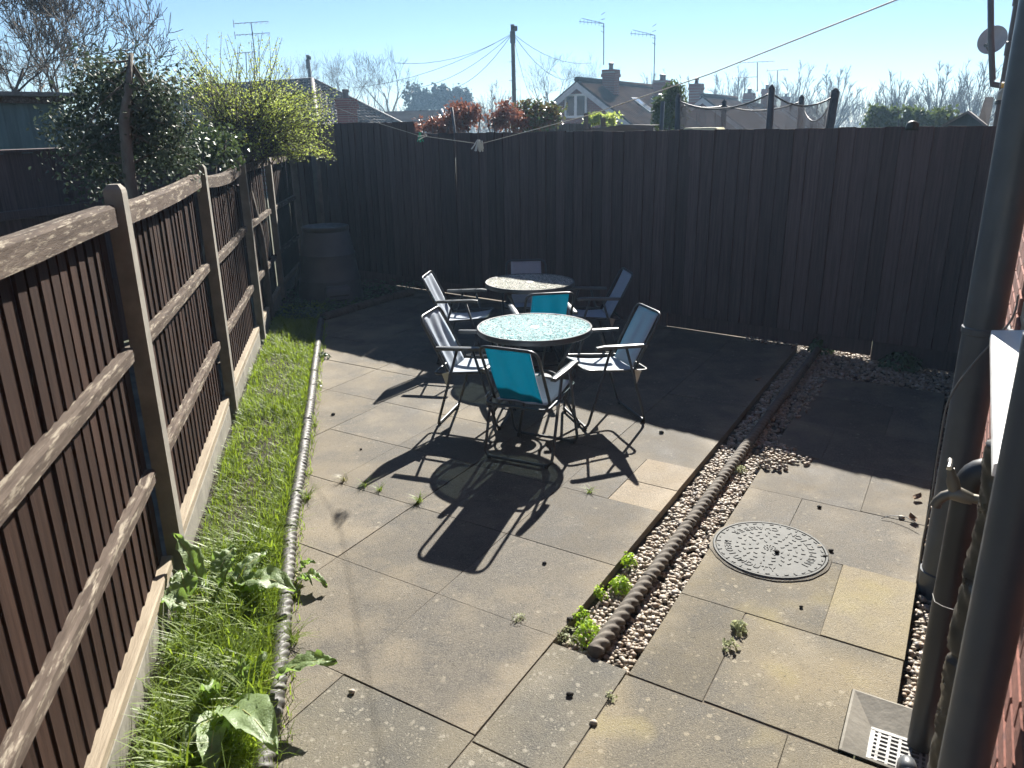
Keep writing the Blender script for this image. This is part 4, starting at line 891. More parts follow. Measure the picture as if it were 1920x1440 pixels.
# bright weeds in the gravel
def weed(px, py, r_, n, label, mat='weed', h=0.07, z0=-0.03, ls=0.018):
    c = G(px, py, z0); t = thing('weed', label, 'weed', c); mb = MB()
    for _ in range(n):
        a = gr.uniform(0, 6.28); q = r_ * math.sqrt(gr.random()); p = Vector((q * math.cos(a), q * math.sin(a), h * (1 - (q / r_) ** 2) * gr.uniform(0.4, 1) + 0.01))
        leaf_quad(mb, p, Vector((p.x * 6 / r_ * 0.3 + gr.gauss(0, 0.5), p.y * 6 / r_ * 0.3 + gr.gauss(0, 0.5), 1)), gr.uniform(0.6, 1.2) * ls, 0.8)
    part('leaves', mb, M[mat], t)
    mb = MB()
    for _ in range(9):
        a = gr.uniform(0, 6.28); mb.tube([(0, 0, 0), (r_ * 0.35 * math.cos(a), r_ * 0.35 * math.sin(a), h * 0.45), (r_ * 0.7 * math.cos(a), r_ * 0.7 * math.sin(a), h * 0.55)], 0.0014, 4)
    part('stems', mb, M[mat], t); return t
weed(1178, 1062, 0.042, 110, 'bright green weed farthest up the gravel trench'); weed(1163, 1107, 0.055, 200, 'roundest bright green weed against the rope edging'); weed(1125, 1122, 0.03, 50, 'smallest green weed in the gravel trench by the patio edge')
weed(1090, 1166, 0.04, 100, 'green weed at the patio edge beside the dark lump'); weed(1102, 1200, 0.060, 220, 'green weed right at the end of the rope edging', h=0.09); weed(1068, 1196, 0.06, 130, 'pale creeping weed at the corner of the gravel trench', 'pale_weed', 0.02, -0.01, 0.01)
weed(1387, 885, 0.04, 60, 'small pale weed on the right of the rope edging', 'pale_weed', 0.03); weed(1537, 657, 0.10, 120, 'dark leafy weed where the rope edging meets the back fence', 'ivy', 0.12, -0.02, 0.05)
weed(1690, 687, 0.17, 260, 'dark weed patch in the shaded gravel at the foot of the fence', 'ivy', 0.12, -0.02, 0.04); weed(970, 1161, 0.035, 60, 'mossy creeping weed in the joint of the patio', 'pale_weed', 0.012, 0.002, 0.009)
weed(1385, 1180, 0.035, 34, 'upper pale rosette in the crack of the path', 'pale_weed', 0.015, 0.003, 0.03); weed(1368, 1213, 0.028, 24, 'lower pale rosette in the crack of the path', 'pale_weed', 0.015, 0.003, 0.026)
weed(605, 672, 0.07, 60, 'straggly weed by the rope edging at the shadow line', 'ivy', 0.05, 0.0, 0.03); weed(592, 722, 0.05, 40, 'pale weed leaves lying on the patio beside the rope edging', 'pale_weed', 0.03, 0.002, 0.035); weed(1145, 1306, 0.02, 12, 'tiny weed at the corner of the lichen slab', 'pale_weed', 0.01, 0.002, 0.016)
def tuft(px, py, n, h, label, mat='grass'):
    mb = MB()
    for _ in range(n): blade(mb, Vector((gr.gauss(0, 0.008), gr.gauss(0, 0.008), 0)), h * gr.uniform(0.5, 1), 0.0022, gr.uniform(0.7, 1.6), gr.uniform(0, 6.28))
    o = tag(part('grass_tuft', mb, M[mat], None, True), label, 'grass tuft'); o.location = G(px, py, 0.0)
tuft(786, 942, 42, 0.075, 'largest grass tuft in the patio joint beside the table shadow'); tuft(712, 920, 22, 0.06, 'grass tuft second from the bed along the patio joint'); tuft(685, 912, 26, 0.07, 'sparse grass tuft at the tip of the left chair shadow'); tuft(645, 902, 24, 0.07, 'grass tuft nearest the bed in the patio joint', 'grass_dry')
tuft(1105, 923, 26, 0.05, 'small grass tuft in the joint right of the table shadow'); tuft(578, 935, 40, 0.10, 'straggling grass tuft on the patio side of the rope edging')
tuft(548, 1205, 36, 0.12, 'grass tuft spilling over the rope edging above the single dock leaf', 'grass'); tuft(590, 800, 22, 0.07, 'small grass tuft against the far sunny part of the rope edging')

# ================================================================ BEYOND THE FENCES
M['teal_board'] = mat_noise('teal_board', (0.085, 0.15, 0.165), (0.12, 0.20, 0.215), 4, 0.7, 0.3, (6, 6, 0.6), var=0.15)
M['felt'] = mat_noise('roof_felt', (0.16, 0.16, 0.15), (0.24, 0.24, 0.23), 20, 0.95, 0.4)
def mat_tiles(name, c1, c2, rows, cols):
    mt, nt, bs, out = newmat(name); uv = nn(nt, 'ShaderNodeUVMap'); mp = nn(nt, 'ShaderNodeMapping'); mp.inputs['Scale'].default_value = (cols, rows, 1); nt.links.new(uv.outputs[0], mp.inputs[0])
    sp = nn(nt, 'ShaderNodeSeparateXYZ'); nt.links.new(mp.outputs[0], sp.inputs[0])
    def frac(s): f = nn(nt, 'ShaderNodeMath', operation='FRACT'); nt.links.new(s, f.inputs[0]); return f.outputs[0]
    fx, fy = frac(sp.outputs[0]), frac(sp.outputs[1]); sn = nn(nt, 'ShaderNodeMath', operation='PINGPONG'); sn.inputs[1].default_value = 0.5; nt.links.new(fx, sn.inputs[0])
    h = nn(nt, 'ShaderNodeMath', operation='ADD'); nt.links.new(ramp(nt, fy, 0.0, 1.0, 0.9, 0.0), h.inputs[0]); nt.links.new(sn.outputs[0], h.inputs[1])
    n_ = noise_t(nt, coords(nt, 'world', (1, 1, 1), False), 1.2); nt.links.new(mixc(nt, ramp(nt, n_, 0.35, 0.65), c1, c2), bs.inputs['Base Color']); bs.inputs['Roughness'].default_value = 0.8
    bs.inputs['Specular IOR Level'].default_value = 0.0; bump(nt, bs, h.outputs[0], 1.0, 0.06); return mt
M['tile_brown'] = mat_tiles('brown_tiles', (0.026, 0.017, 0.013), (0.042, 0.029, 0.022), 1, 1)
M['tile_dark'] = mat_tiles('dark_tiles', (0.035, 0.035, 0.038), (0.055, 0.054, 0.056), 1, 1)
def mat_brick_far(name):
    mt, nt, bs, out = newmat(name); uv = nn(nt, 'ShaderNodeUVMap'); b = nn(nt, 'ShaderNodeTexBrick'); b.inputs['Scale'].default_value = 1.0; b.inputs['Brick Width'].default_value = 0.225; b.inputs['Row Height'].default_value = 0.075; b.inputs['Mortar Size'].default_value = 0.008
    b.inputs['Color1'].default_value = (0.24, 0.068, 0.045, 1); b.inputs['Color2'].default_value = (0.18, 0.055, 0.04, 1); b.inputs['Mortar'].default_value = (0.24, 0.18, 0.14, 1)
    nt.links.new(uv.outputs[0], b.inputs['Vector']); nt.links.new(b.outputs[0], bs.inputs['Base Color']); bs.inputs['Roughness'].default_value = 0.95; bs.inputs['Specular IOR Level'].default_value = 0.05; return mt
M['brick_far'] = mat_brick_far('far_brick')
M['barge'] = mat_plain('barge_board', (0.55, 0.54, 0.53), 0.6)
def uv_planar(o, du, dv, su=1.0, sv=1.0):
    me = o.data; lay = me.uv_layers.new(name='UVMap')
    for lp in me.loops: p = me.vertices[lp.vertex_index].co; lay.data[lp.index].uv = (p.dot(du) * su, p.dot(dv) * sv)
Z = Vector((0, 0, 1))
def slabquad(mb, pts, th, n):
    k = len(pts); mb.add([Vector(p) for p in pts] + [Vector(p) - n * th for p in pts], [tuple(range(k)), tuple(range(2 * k - 1, k - 1, -1))] + [(i, i + k, (i + 1) % k + k, (i + 1) % k) for i in range(k)])
def roof_face(parent, name, pts, mat, tile=(0.30, 0.33), th=0.12):
    pts = [Vector(p) for p in pts]; n = (pts[1] - pts[0]).cross(pts[2] - pts[0]).normalized()
    if n.z < 0: n = -n; pts = pts[::-1]
    mb = MB(); slabquad(mb, pts, th, n); o = wpart(name, mb, mat, parent); a = Z.cross(n).normalized(); b = n.cross(a).normalized(); uv_planar(o, a, b, 1 / tile[0], 1 / tile[1]); return o
def chimney(parent, p, w, d, h, pots, name='chimney'):
    rmx = Matrix.Rotation(ROTU, 3, 'Z'); mb = MB(); mb.box(p + Z * (h / 2 - 0.7), (w, d, h + 1.4), rmx); mb.box(p + Z * (h - 0.20), (w + 0.10, d + 0.10, 0.14), rmx); mb.box(p + Z * (h - 0.03), (w + 0.05, d + 0.05, 0.18), rmx)
    o = wpart(name, mb, M['brick_far'], parent); uv_planar(o, U, Z)
    for i in range(pots):
        c = p + U * ((i - (pots - 1) / 2) * 0.34) + Z * h; mb = MB(); mb.lathe([(0.12, 0.0), (0.10, 0.25), (0.125, 0.30), (0.125, 0.36), (0.09, 0.37)], 10, c, capt=True); wpart('chimney_pot', mb, M['pipe_brown'], o)
    return o
def gable_house(label, A, hw_, L, drop, tile, wall=2.6, skylights=(), window=None, chims=(), barge=True, cat='house', name='bungalow'):
    """A: ridge end nearest the camera; ridge runs along U; V is the width direction"""
    zr = A.z; t = thing(name, label, cat, Vector((A.x, A.y, 0))); g0 = A; g1 = A + U * L; ze = zr - drop
    e = lambda base, s_: Vector((base.x, base.y, 0)) + V * s_ * hw_ + Z * ze
    mb = MB(); a0, b0, a1, b1 = e(g0, -1) + U * 0.25, e(g0, 1) + U * 0.25, e(g1, -1), e(g1, 1)
    def fl(p): return Vector((p.x, p.y, -0.1))
    top0 = g0 + U * 0.25 - Z * 0.15; a0z, b0z, a1z, b1z = [p - Z * 0.16 + (V * 0.25 if i % 2 == 0 else -V * 0.25) for i, p in enumerate((a0, b0, a1, b1))]
    mb.add([fl(a0z), fl(b0z), b0z, top0, a0z], [(0, 1, 2, 3, 4)]); o = wpart('gable_wall', mb, M['brick_far'], t); uv_planar(o, V, Z)
    mb = MB(); mb.add([fl(b0z), fl(b1z), b1z, b0z], [(0, 1, 2, 3)]); mb.add([fl(a0z), fl(a1z), a1z, a0z], [(3, 2, 1, 0)]); o = wpart('side_wall', mb, M['brick_far'], t); uv_planar(o, U, Z)
    rr_ = None
    for s_ in (-1, 1):
        r1 = roof_face(t, 'roof', [g0, g1, e(g1, s_) - Z * 0.0, e(g0, s_)], tile); rr_ = r1 if s_ == 1 else rr_
        if barge:
            mb = MB(); p0, p1 = g0 - U * 0.02 - Z * 0.10, e(g0, s_) - U * 0.02 - Z * 0.10; slabquad(mb, [p0, p1, p1 - Z * 0.24, p0 - Z * 0.27], 0.04, U); wpart('barge_board', mb, M['barge'], t)
    mb = MB(); mb.tube([g0 - U * 0.05 + Z * 0.02, g1 + Z * 0.02], 0.13, 8); wpart('ridge_tiles', mb, tile, t, True)
    for du, dv in skylights:
        n = (U.cross((e(g0, 1) - g0).normalized())); n = n if n.z > 0 else -n; sl = (e(g0, 1) - g0).normalized(); c = g0 + U * du + sl * dv + n * 0.06
        mb = MB(); slabquad(mb, [c - U * 0.42 - sl * 0.6, c + U * 0.42 - sl * 0.6, c + U * 0.42 + sl * 0.6, c - U * 0.42 + sl * 0.6], 0.08, n); k = wpart('skylight', mb, M['frame'], t)
        mb = MB(); c2 = c + n * 0.012; slabquad(mb, [c2 - U * 0.34 - sl * 0.52, c2 + U * 0.34 - sl * 0.52, c2 + U * 0.34 + sl * 0.52, c2 - U * 0.34 + sl * 0.52], 0.01, n); wpart('skylight_pane', mb, M['sky_glass'], k)
    if window:
        dv, zc, ww, wh = window; c = g0 + U * 0.20 + V * dv; c.z = zc; rmx = Matrix.Rotation(math.atan2(V.y, V.x), 3, 'Z'); mb = MB(); f_ = 0.09
        for a, b, sx, sz in ((-ww / 2, 0, f_, wh), (ww / 2, 0, f_, wh), (0, 0, f_ * 1.4, wh), (0, wh / 2, ww + f_, f_), (0, -wh / 2, ww + f_, f_ * 1.2)): mb.box(c + V * a + Z * b - U * (0.002 * (sx > 0.5)), (sx, 0.07, sz), rmx)
        k = wpart('window', mb, M['white'], t)
        for s_ in (-1, 1):
            mb = MB(); mb.box(c + V * s_ * ww / 4 + U * 0.02, (ww / 2 - f_, 0.03, wh - f_), rmx); wpart('pane', mb, M['glass'], k)
    for p, w, d, h, pots in chims: chimney(rr_, p, w, d, h, pots)
    return t
def mat_skyglass():
    mt, nt, bs, out = newmat('skylight_glass'); bs.inputs['Base Color'].default_value = (0.25, 0.28, 0.30, 1); bs.inputs['Roughness'].default_value = 0.12; bs.inputs['Specular IOR Level'].default_value = 1.0; bs.inputs['Metallic'].default_value = 0.3; return mt
M['sky_glass'] = mat_skyglass()
A1 = B(1082, 150, 38)
gable_house('brick bungalow with white barge boards and two skylights beyond the back fence', A1, 4.0, 9.6, 2.75, M['tile_brown'], skylights=((4.3, 1.9), (7.0, 1.9)), window=(-0.15, 2.80, 1.05, 0.95),
            chims=((A1 + U * 2.6 + V * 0.55 - Z * 1.2, 0.62, 0.62, 1.67, 1), (A1 + U * 8.6 + V * 1.0 - Z * 1.5, 1.1, 0.62, 1.7, 2)))
A2 = B(1318, 180, 47); gable_house('second bungalow of the row, its slim chimney left of its gable', A2, 4.0, 7, 2.75, M['tile_brown'], chims=((A2 + U * 0.3 - V * 0.5 - Z * 0.6, 0.62, 0.62, 1.2, 1),))
A3 = B(1405, 197, 60); gable_house('third bungalow of the row, seen through the trampoline net', A3, 4.0, 8, 2.75, M['tile_brown'], chims=((A3 + U * 1.0 - V * 0.3 - Z * 0.5, 0.9, 0.6, 1.25, 2), (A3 + U * 4.0 + V * 0.2 - Z * 0.5, 0.62, 0.6, 1.6, 1)))
A4 = B(1468, 203, 76); gable_house('farthest bungalow of the row behind the trampoline net', A4, 4.0, 9, 2.75, M['tile_brown'], chims=((A4 + U * 0.8 - Z * 0.4, 0.9, 0.6, 1.3, 2),))
# hipped bungalow on the left
E1 = B(586, 151, 33); t = thing('hipped_bungalow', 'bungalow with a dark hipped tile roof and brick chimney behind the yellow-green shrub', 'house', Vector((E1.x, E1.y, 0)))
R2 = E1 - V * 7.0; n_ = 3.9; dz = 2.7
C1 = E1 - U * n_ + V * n_ - Z * dz; C2 = E1 + U * n_ + V * n_ - Z * dz; C3 = R2 - U * n_ - V * n_ - Z * dz; C4 = R2 + U * n_ - V * n_ - Z * dz
def pantile_face(pts, name='roof', rows=24, cols=34, par=t):
    """triangle or quad roof face with real tile courses: pts apex-left, apex-right, eave-right, eave-left"""
    p0, p1, p2, p3 = pts; n = (p1 - p3 if (p1 - p0).length < 1e-4 else p1 - p0).cross(p2 - p0); n = n.normalized(); n = n if n.z > 0 else -n; mb = MB(); vs_ = []; sub = 4; C = cols * sub
    for i in range(rows):
        for e_ in (0, 1):
            tt = (i + (0.02 if e_ == 0 else 0.98)) / rows; a, b = p0.lerp(p3, tt), p1.lerp(p2, tt); 
            for j in range(C + 1):
                x_ = j / C; ph = x_ * cols * (b - a).length / max(0.01, (p2 - p3).length); vs_.append(a.lerp(b, x_) + n * (0.02 + 0.06 * e_ + 0.035 * math.sin(2 * math.pi * ph)))
    S = C + 1; fs = [(r_ * S + j, r_ * S + j + 1, (r_ + 1) * S + j + 1, (r_ + 1) * S + j) for r_ in range(2 * rows - 1) for j in range(C)]; mb.add(vs_, fs); return wpart(name, mb, M['tile_plain'], par)
M['tile_plain'] = mat_noise('concrete_tile', (0.075, 0.068, 0.062), (0.125, 0.112, 0.10), 2.0, 0.7, 0.0, mode='world', spec=0.45)
pantile_face([E1, E1, C2, C1]); pantile_face([R2, E1, C1, C3], cols=50)
mb = MB(); slabquad(mb, [E1 - Z * 0.05, R2 - Z * 0.05, C4, C2], 0.1, Z); mb.add([R2, C3, C4], [(0, 1, 2)]); wpart('rear_roof', mb, M['tile_plain'], t)
for a, b in ((E1, C1), (E1, C2), (E1, R2)):
    mb = MB(); mb.tube([a + Z * 0.04, b + Z * 0.04], 0.075, 8); wpart('hip_tiles', mb, M['tile_plain'], t, True)
mb = MB(); q = [Vector((c.x, c.y, -0.1)) for c in (C1, C2, C4, C3)]; 
for i, (c, d_) in enumerate(((C1, C2), (C2, C4), (C4, C3), (C3, C1))): mb.add([Vector((c.x, c.y, -0.1)), Vector((d_.x, d_.y, -0.1)), d_ - Z * 0.05, c - Z * 0.05], [(0, 1, 2, 3)])
o = wpart('wall', mb, M['brick_far'], t); uv_planar(o, U, Z)
cp_ = B(650, 200, 29.5); chimney(t, Vector((cp_.x, cp_.y, 1.95)), 0.5, 0.5, 0.95, 1)
mb = MB(); cp_ = B(618, 190, 30.5); mb.tube([cp_ - Z * 0.4, cp_ + Z * 0.25], 0.06, 8); wpart('vent_pipe', mb, M['pipe'], t)
# low dark roof between
A5 = B(728, 208, 42); t = thing('low_house', 'low dark tiled roof just left of the copper hedge', 'house', Vector((A5.x, A5.y, 0))); q0_, q1_ = B(722, 209, 42), B(828, 206, 42)
roof_face(t, 'roof', [q0_, q1_, q1_ + Vector((0.9, -2.6, -1.5)), q0_ + Vector((-0.6, -2.6, -1.5))], M['tile_dark'], (40, 0.33)); roof_face(t, 'roof', [q1_, q0_, q0_ + Vector((0, 2.6, -1.5)), q1_ + Vector((0, 2.6, -1.5))], M['tile_dark'])
mb = MB(); c = (q0_ + q1_) / 2; mb.box(Vector((c.x, c.y, 0.5)), (2.6, 4.4, 1.3)); o = wpart('wall', mb, M['brick_far'], t); uv_planar(o, Vector((1, 0, 0)), Z)
mb = MB(); mb.tube([q1_, q1_ + Vector((0.9, -2.6, -1.5))], 0.08, 6); wpart('verge_tiles', mb, M['barge'], t)
# sheds and neighbour's roof on the right
t = thing('dark_shed', 'dark green shed gable showing above the fence at the right', 'shed', G(1810, 240, 0) if False else Vector((B(1810, 225, 13).x, B(1810, 225, 13).y, 0)))
a_, b_, c_ = B(1768, 236, 13), B(1848, 236, 12.4), B(1815, 210, 12.7); M['shed_dark'] = mat_noise('shed_dark', (0.05, 0.065, 0.065), (0.075, 0.095, 0.095), 3, 0.8, 0.2, (5, 5, 1))
fwd = Vector((0.5, 0.85, 0)) * 2.4
mb = MB(); mb.add([Vector((a_.x, a_.y, -0.1)), Vector((b_.x, b_.y, -0.1)), b_, c_, a_], [(0, 1, 2, 3, 4)]); mb.add([Vector((b_.x, b_.y, -0.1)), Vector((b_.x, b_.y, -0.1)) + fwd, b_ + fwd, b_, ], [(0, 1, 2, 3)]); mb.add([Vector((a_.x, a_.y, -0.1)), Vector((a_.x, a_.y, -0.1)) + fwd, a_ + fwd, a_], [(3, 2, 1, 0)]); wpart('wall', mb, M['shed_dark'], t)
for p in (a_, b_):
    e_ = p + (p - c_) * 0.08; roof_face(t, 'roof', [c_ - fwd * 0.03 + Z * 0.02, c_ + fwd + Z * 0.02, e_ + fwd + Z * 0.02, e_ - fwd * 0.03 + Z * 0.02], M['felt'], th=0.03)
nh = thing('neighbour_house', 'end of the neighbouring brick house behind the pipes at the top right', 'house', W(9.0, VW)); mb = MB(); mb.box(W(16.0, VW + 2.5, 2.55), (17.0, 4.94, 5.3), rm); o = wpart('wall', mb, M['brick_far'], nh); uv_planar(o, U, Z)
mb = MB(); mb.tube([W(7.6, VW - 0.10, 5.2), W(24.5, VW - 0.10, 5.2)], 0.06, 8); wpart('gutter', mb, M['pipe_brown'], nh)
roof_face(nh, 'roof', [W(7.6, VW - 0.2, 5.25), W(24.5, VW - 0.2, 5.25), W(24.5, VW + 2.5, 7.4), W(7.6, VW + 2.5, 7.4)], M['tile_dark'])
lean = [B(1830, 240, 13.5), B(1853, 240, 13.5), B(1864, 182, 15), B(1847, 182, 15)]; roof_face(nh, 'lean_to_roof', lean, M['tile_dark'], (0.2, 0.22), 0.05)
vpipe('brown_pipe', 'brown neighbouring soil pipe with ring collars at the top right', 8.9, 0.135, 0.075, -0.05, 5.2, M['pipe_brown'], collars=((2.55, 0.12, 1.12), (2.95, 0.10, 1.12), (3.3, 0.05, 1.1)))
t = thing('vent_pipe', 'thin grey vent pipe rising beside the satellite dish', 'pipe', W(12.0, 0.0)); mb = MB(); q1 = B(1861, 148, 12.0); q2 = B(1858, 70, 12.0); q3 = B(1857, -60, 12.0); bend = q1 - Z * 0.06
mb.tube([W(12.0, VW, bend.z - 0.05), Vector((bend.x, bend.y, bend.z)), q1, q2, q3], 0.036, 10); wpart('pipe', mb, M['pipe'], t, True)
dc = B(1862, 76, 17); t = thing('satellite_dish', 'round grey satellite dish on the neighbouring wall at the top right', 'satellite dish', dc); fd = Vector((-0.75, -0.62, 0.22)).normalized(); a_ = fd.orthogonal().normalized(); b_ = fd.cross(a_); mb = MB(); vs_ = []
for r_, z in ((0.0, 0.0), (0.10, 0.006), (0.18, 0.022), (0.235, 0.045), (0.24, 0.045), (0.18, 0.012), (0.0, -0.012)):
    for j in range(28): w = 2 * math.pi * j / 28; vs_.append((a_ * math.cos(w) + b_ * math.sin(w)) * r_ + fd * z)
mb.add(vs_, [(i * 28 + j, i * 28 + (j + 1) % 28, (i + 1) * 28 + (j + 1) % 28, (i + 1) * 28 + j) for i in range(6) for j in range(28)]); part('reflector', mb, mat_plain('dish_grey', (0.38, 0.39, 0.40), 0.5), t, True)
mb = MB(); lnb = fd * 0.30 - Z * 0.16; mb.tube([fd * 0.02 - Z * 0.22, lnb], 0.014, 6); mb.tube([lnb, lnb - fd * 0.09 + Z * 0.04], 0.03, 8); part('feed_arm', mb, M['plastic_black'], t); mb = MB(); mb.tube([-fd * 0.01, -fd * 0.14, V * 0.28 - fd * 0.1], 0.022, 8); part('wall_bracket', mb, M['plastic_black'], t)
bp = B(1884, 168, 8.6); t = thing('hanging_bottle', 'small bottle with a yellow cap hanging on the brown pipe', 'bottle', bp); mb = MB(); mb.lathe([(0.045, -0.12), (0.055, -0.11), (0.055, -0.03), (0.035, 0.0), (0.024, 0.02)], 16, capb=True); part('bottle_body', mb, mat_plain('cloudy_plastic', (0.32, 0.33, 0.26), 0.3), t, True); mb = MB(); mb.lathe([(0.034, 0.015), (0.036, 0.055), (0.03, 0.06)], 16, capt=True, capb=True); part('yellow_cap', mb, mat_plain('yellow_plastic', (0.75, 0.42, 0.02), 0.4), t, True)
mb = MB(); mb.lathe([(0.057, -0.125), (0.060, -0.122), (0.060, -0.09), (0.057, -0.087)], 16); part('dark_base', mb, M['plastic_black'], t)
# things on and behind the back fence
hp = B(1710, 241, 7.15); mb = MB(); mb.lathe([(0.10, -0.02), (0.10, 0.02), (0.085, 0.07), (0.05, 0.10), (0.0, 0.108)], 20, capb=True); o = tag(part('garden_helmet', mb, mat_plain('green_black', (0.03, 0.036, 0.022), 0.5), None, True), 'small dark domed object resting on top of the back fence', 'cap'); o.location = hp; o.scale = (0.5, 0.5, 0.55)
mb = MB(); mb.box((0, 0, 0), (0.42, 0.3, 0.10), None, 0.03); o = tag(part('pale_cover', mb, mat_plain('yellow_cover', (0.62, 0.60, 0.36), 0.6)), 'pale yellow lid peeping over the back fence below the trampoline net', 'lid'); o.location = B(1320, 248, 9.4); o.rotation_euler = (0, 0, -0.6)
def fence_run(label, p0, p1, ztop, mat, pitch=0.13, rails=(), name='garden_fence', th=0.02, cap=False):
    t = thing(name, label, 'fence', Vector((p0.x, p0.y, 0))); dv = Vector((p1.x - p0.x, p1.y - p0.y, 0)); L = dv.length; dv.normalize(); ang = math.atan2(dv.y, dv.x); k = int(L / pitch); nf = Vector((dv.y, -dv.x, 0)); nf = nf if nf.y < 0 else -nf
    me = plank_mesh('plank', pitch + 0.012, ztop, th, mat, 0.35)
    for i in range(k):
        o = link('plank', me, t); o.location = dv * (i * pitch + pitch / 2); o.rotation_euler = (0, 0, ang); o.scale = (1, 1, 1 + (rnd.random() - 0.5) * 0.006)
    for z in rails:
        mb = MB(); mb.box(dv * L / 2 + nf * 0.045 + Z * z, (L, 0.05, 0.07), Matrix.Rotation(ang, 3, 'Z'), 0.005); part('rail', mb, mat, t)
    if cap:
        mb = MB(); mb.box(dv * L / 2 + Z * (ztop + 0.02), (L, 0.09, 0.03), Matrix.Rotation(ang, 3, 'Z'), 0.004); part('capping', mb, mat, t)
    return t
fence_run('dark board fence of the neighbouring garden behind the evergreen shrub', B(-60, 259, 7.6), B(470, 262, 10.2), 1.80, M['plank_dark'], 0.14, (1.32, 0.6), cap=True)
M['grey_board'] = mat_noise('grey_board', (0.11, 0.12, 0.12), (0.17, 0.18, 0.18), 3, 0.85, 0.3, (1, 6, 6)); M['old_board'] = mat_noise('old_board', (0.07, 0.06, 0.055), (0.13, 0.11, 0.10), 3, 0.85, 0.3, (6, 6, 1))
fence_run('weathered garden fence below the gabled bungalow', B(1030, 232, 16), B(1120, 233, 15.5), B(1075, 232, 15.7).z, M['old_board'], 0.15)
t = thing('shed_roof', 'low grey shed roof edge just above the back fence below the bungalow', 'shed', Vector((B(1120, 240, 11).x, B(1120, 240, 11).y, 0))); mb = MB(); p_ = [B(1062, 248, 11), B(1170, 234, 11), B(1225, 235, 11.2), B(1225, 252, 11.2), B(1062, 254, 11)]; slabquad(mb, p_, 0.06, Vector((0, -1, 0))); wpart('fascia_board', mb, M['grey_board'], t)
mb = MB(); mb.add([B(1062, 247, 11), B(1170, 233.5, 11), B(1225, 234.5, 11.2), B(1225, 234.5, 11.2) + Vector((0.5, 2, 0)), B(1062, 247, 11) + Vector((0.5, 2, 0))], [(0, 1, 2, 3, 4)]); wpart('roof_felt', mb, M['felt'], t)
mb = MB(); c = B(1144, 245, 12); mb.box(Vector((c.x + 0.2, c.y, 0.85)), (1.1, 1.2, 1.7), Matrix.Rotation(-0.1, 3, 'Z')); wpart('wall', mb, M['grey_board'], t)
for px, y0, lab in ((1099, 212, 'tall square fence post in front of the bungalow window'), (1131, 221, 'shorter fence post beside the yellow-green bush')):
    q = B(px, y0, 13); mb = MB(); mb.box(Vector((q.x, q.y, q.z / 2)), (0.07, 0.07, q.z), None, 0.006); tag(part('fence_post', mb, M['old_board']), lab, 'post')
q = B(1243, 190, 12.4); mb = MB(); mb.tube([Vector((q.x - 0.05, q.y, 0)), q], 0.03, 8); tag(part('metal_pole', mb, M['pipe'], None, True), 'plain grey pole just left of the trampoline', 'pole')
q = B(856, 232, 11.5); mb = MB(); mb.tube([Vector((q.x + 0.08, q.y, 0.8)), q + Vector((-0.06, 0, 0.22))], 0.018, 8); tag(part('metal_pole', mb, M['pipe'], None, True), 'thin leaning grey stick in front of the copper hedge', 'pole')
# ---- trampoline
def mat_net():
    mt, nt, bs, out = newmat('safety_net'); bs.inputs['Base Color'].default_value = (0.06, 0.06, 0.065, 1); bs.inputs['Roughness'].default_value = 0.9; vec = coords(nt, 'obj', (1, 1, 1), False); f = noise_t(nt, vec, 3.0); tl = nn(nt, 'ShaderNodeBsdfTranslucent'); tl.inputs[0].default_value = (0.06, 0.06, 0.068, 1); m0 = nn(nt, 'ShaderNodeMixShader'); m0.inputs[0].default_value = 0.5; nt.links.new(bs.outputs[0], m0.inputs[1]); nt.links.new(tl.outputs[0], m0.inputs[2])
    tp = nn(nt, 'ShaderNodeBsdfTransparent'); mx = nn(nt, 'ShaderNodeMixShader'); nt.links.new(ramp(nt, f, 0.3, 0.7, 0.42, 0.54), mx.inputs[0]); nt.links.new(m0.outputs[0], mx.inputs[1]); nt.links.new(tp.outputs[0], mx.inputs[2]); nt.links.new(mx.outputs[0], out.inputs[0]); return mt
M['net'] = mat_net(); M['foam'] = mat_plain('foam_sleeve', (0.045, 0.055, 0.065), 0.8)
TP = [(1272, 182, 12.2), (1447, 166, 10.9), (1566, 172, 11.7), (1503, 184, 13.2), (1358, 192, 13.5)]
tops = [B(*p) for p in TP]; c = sum(tops, Vector()) / 5; t = thing('trampoline', 'trampoline with a dark safety net and padded poles above the back fence', 'trampoline', Vector((c.x, c.y, 0)))
for i, q in enumerate(tops):
    r_ = 0.058 if i == 2 else 0.042; mb = MB(); lo = Vector((q.x + (0.10 if i == 2 else -0.04) * -1, q.y, 0.55)); mb.tube([lo, q], r_, 10); mb.tube([q, q + Z * 0.05], [r_, 0.01], 10); wpart('padded_pole', mb, M['foam'], t, True)
    mb = MB(); mb.tube([Vector((lo.x, lo.y, 0)), lo], 0.025, 8); wpart('leg', mb, M['steel'], t, True)
for i in range(5):
    a_, b_ = tops[i], tops[(i + 1) % 5]; mb = MB(); K, J = 14, 8; vs_ = []; edge = []
    for k in range(K + 1):
        s_ = k / K; top = a_.lerp(b_, s_) - Z * (0.05 + (0.15, 0.14, 0.30, 0.10, 0.06)[i] * 4 * s_ * (1 - s_)); edge.append(top)
        for j in range(J + 1): vs_.append(Vector((top.x + 0.04 * math.sin(k * 2.1 + j), top.y + 0.03 * math.sin(k * 1.3), top.z + (0.75 - top.z) * j / J)))
    mb.add(vs_, [(k * (J + 1) + j, k * (J + 1) + j + 1, (k + 1) * (J + 1) + j + 1, (k + 1) * (J + 1) + j) for k in range(K) for j in range(J)]); wpart('net_panel', mb, M['net'], t, True)
    mb = MB(); mb.tube(edge, 0.012, 6); wpart('net_edge', mb, M['plastic_black'], t, True)
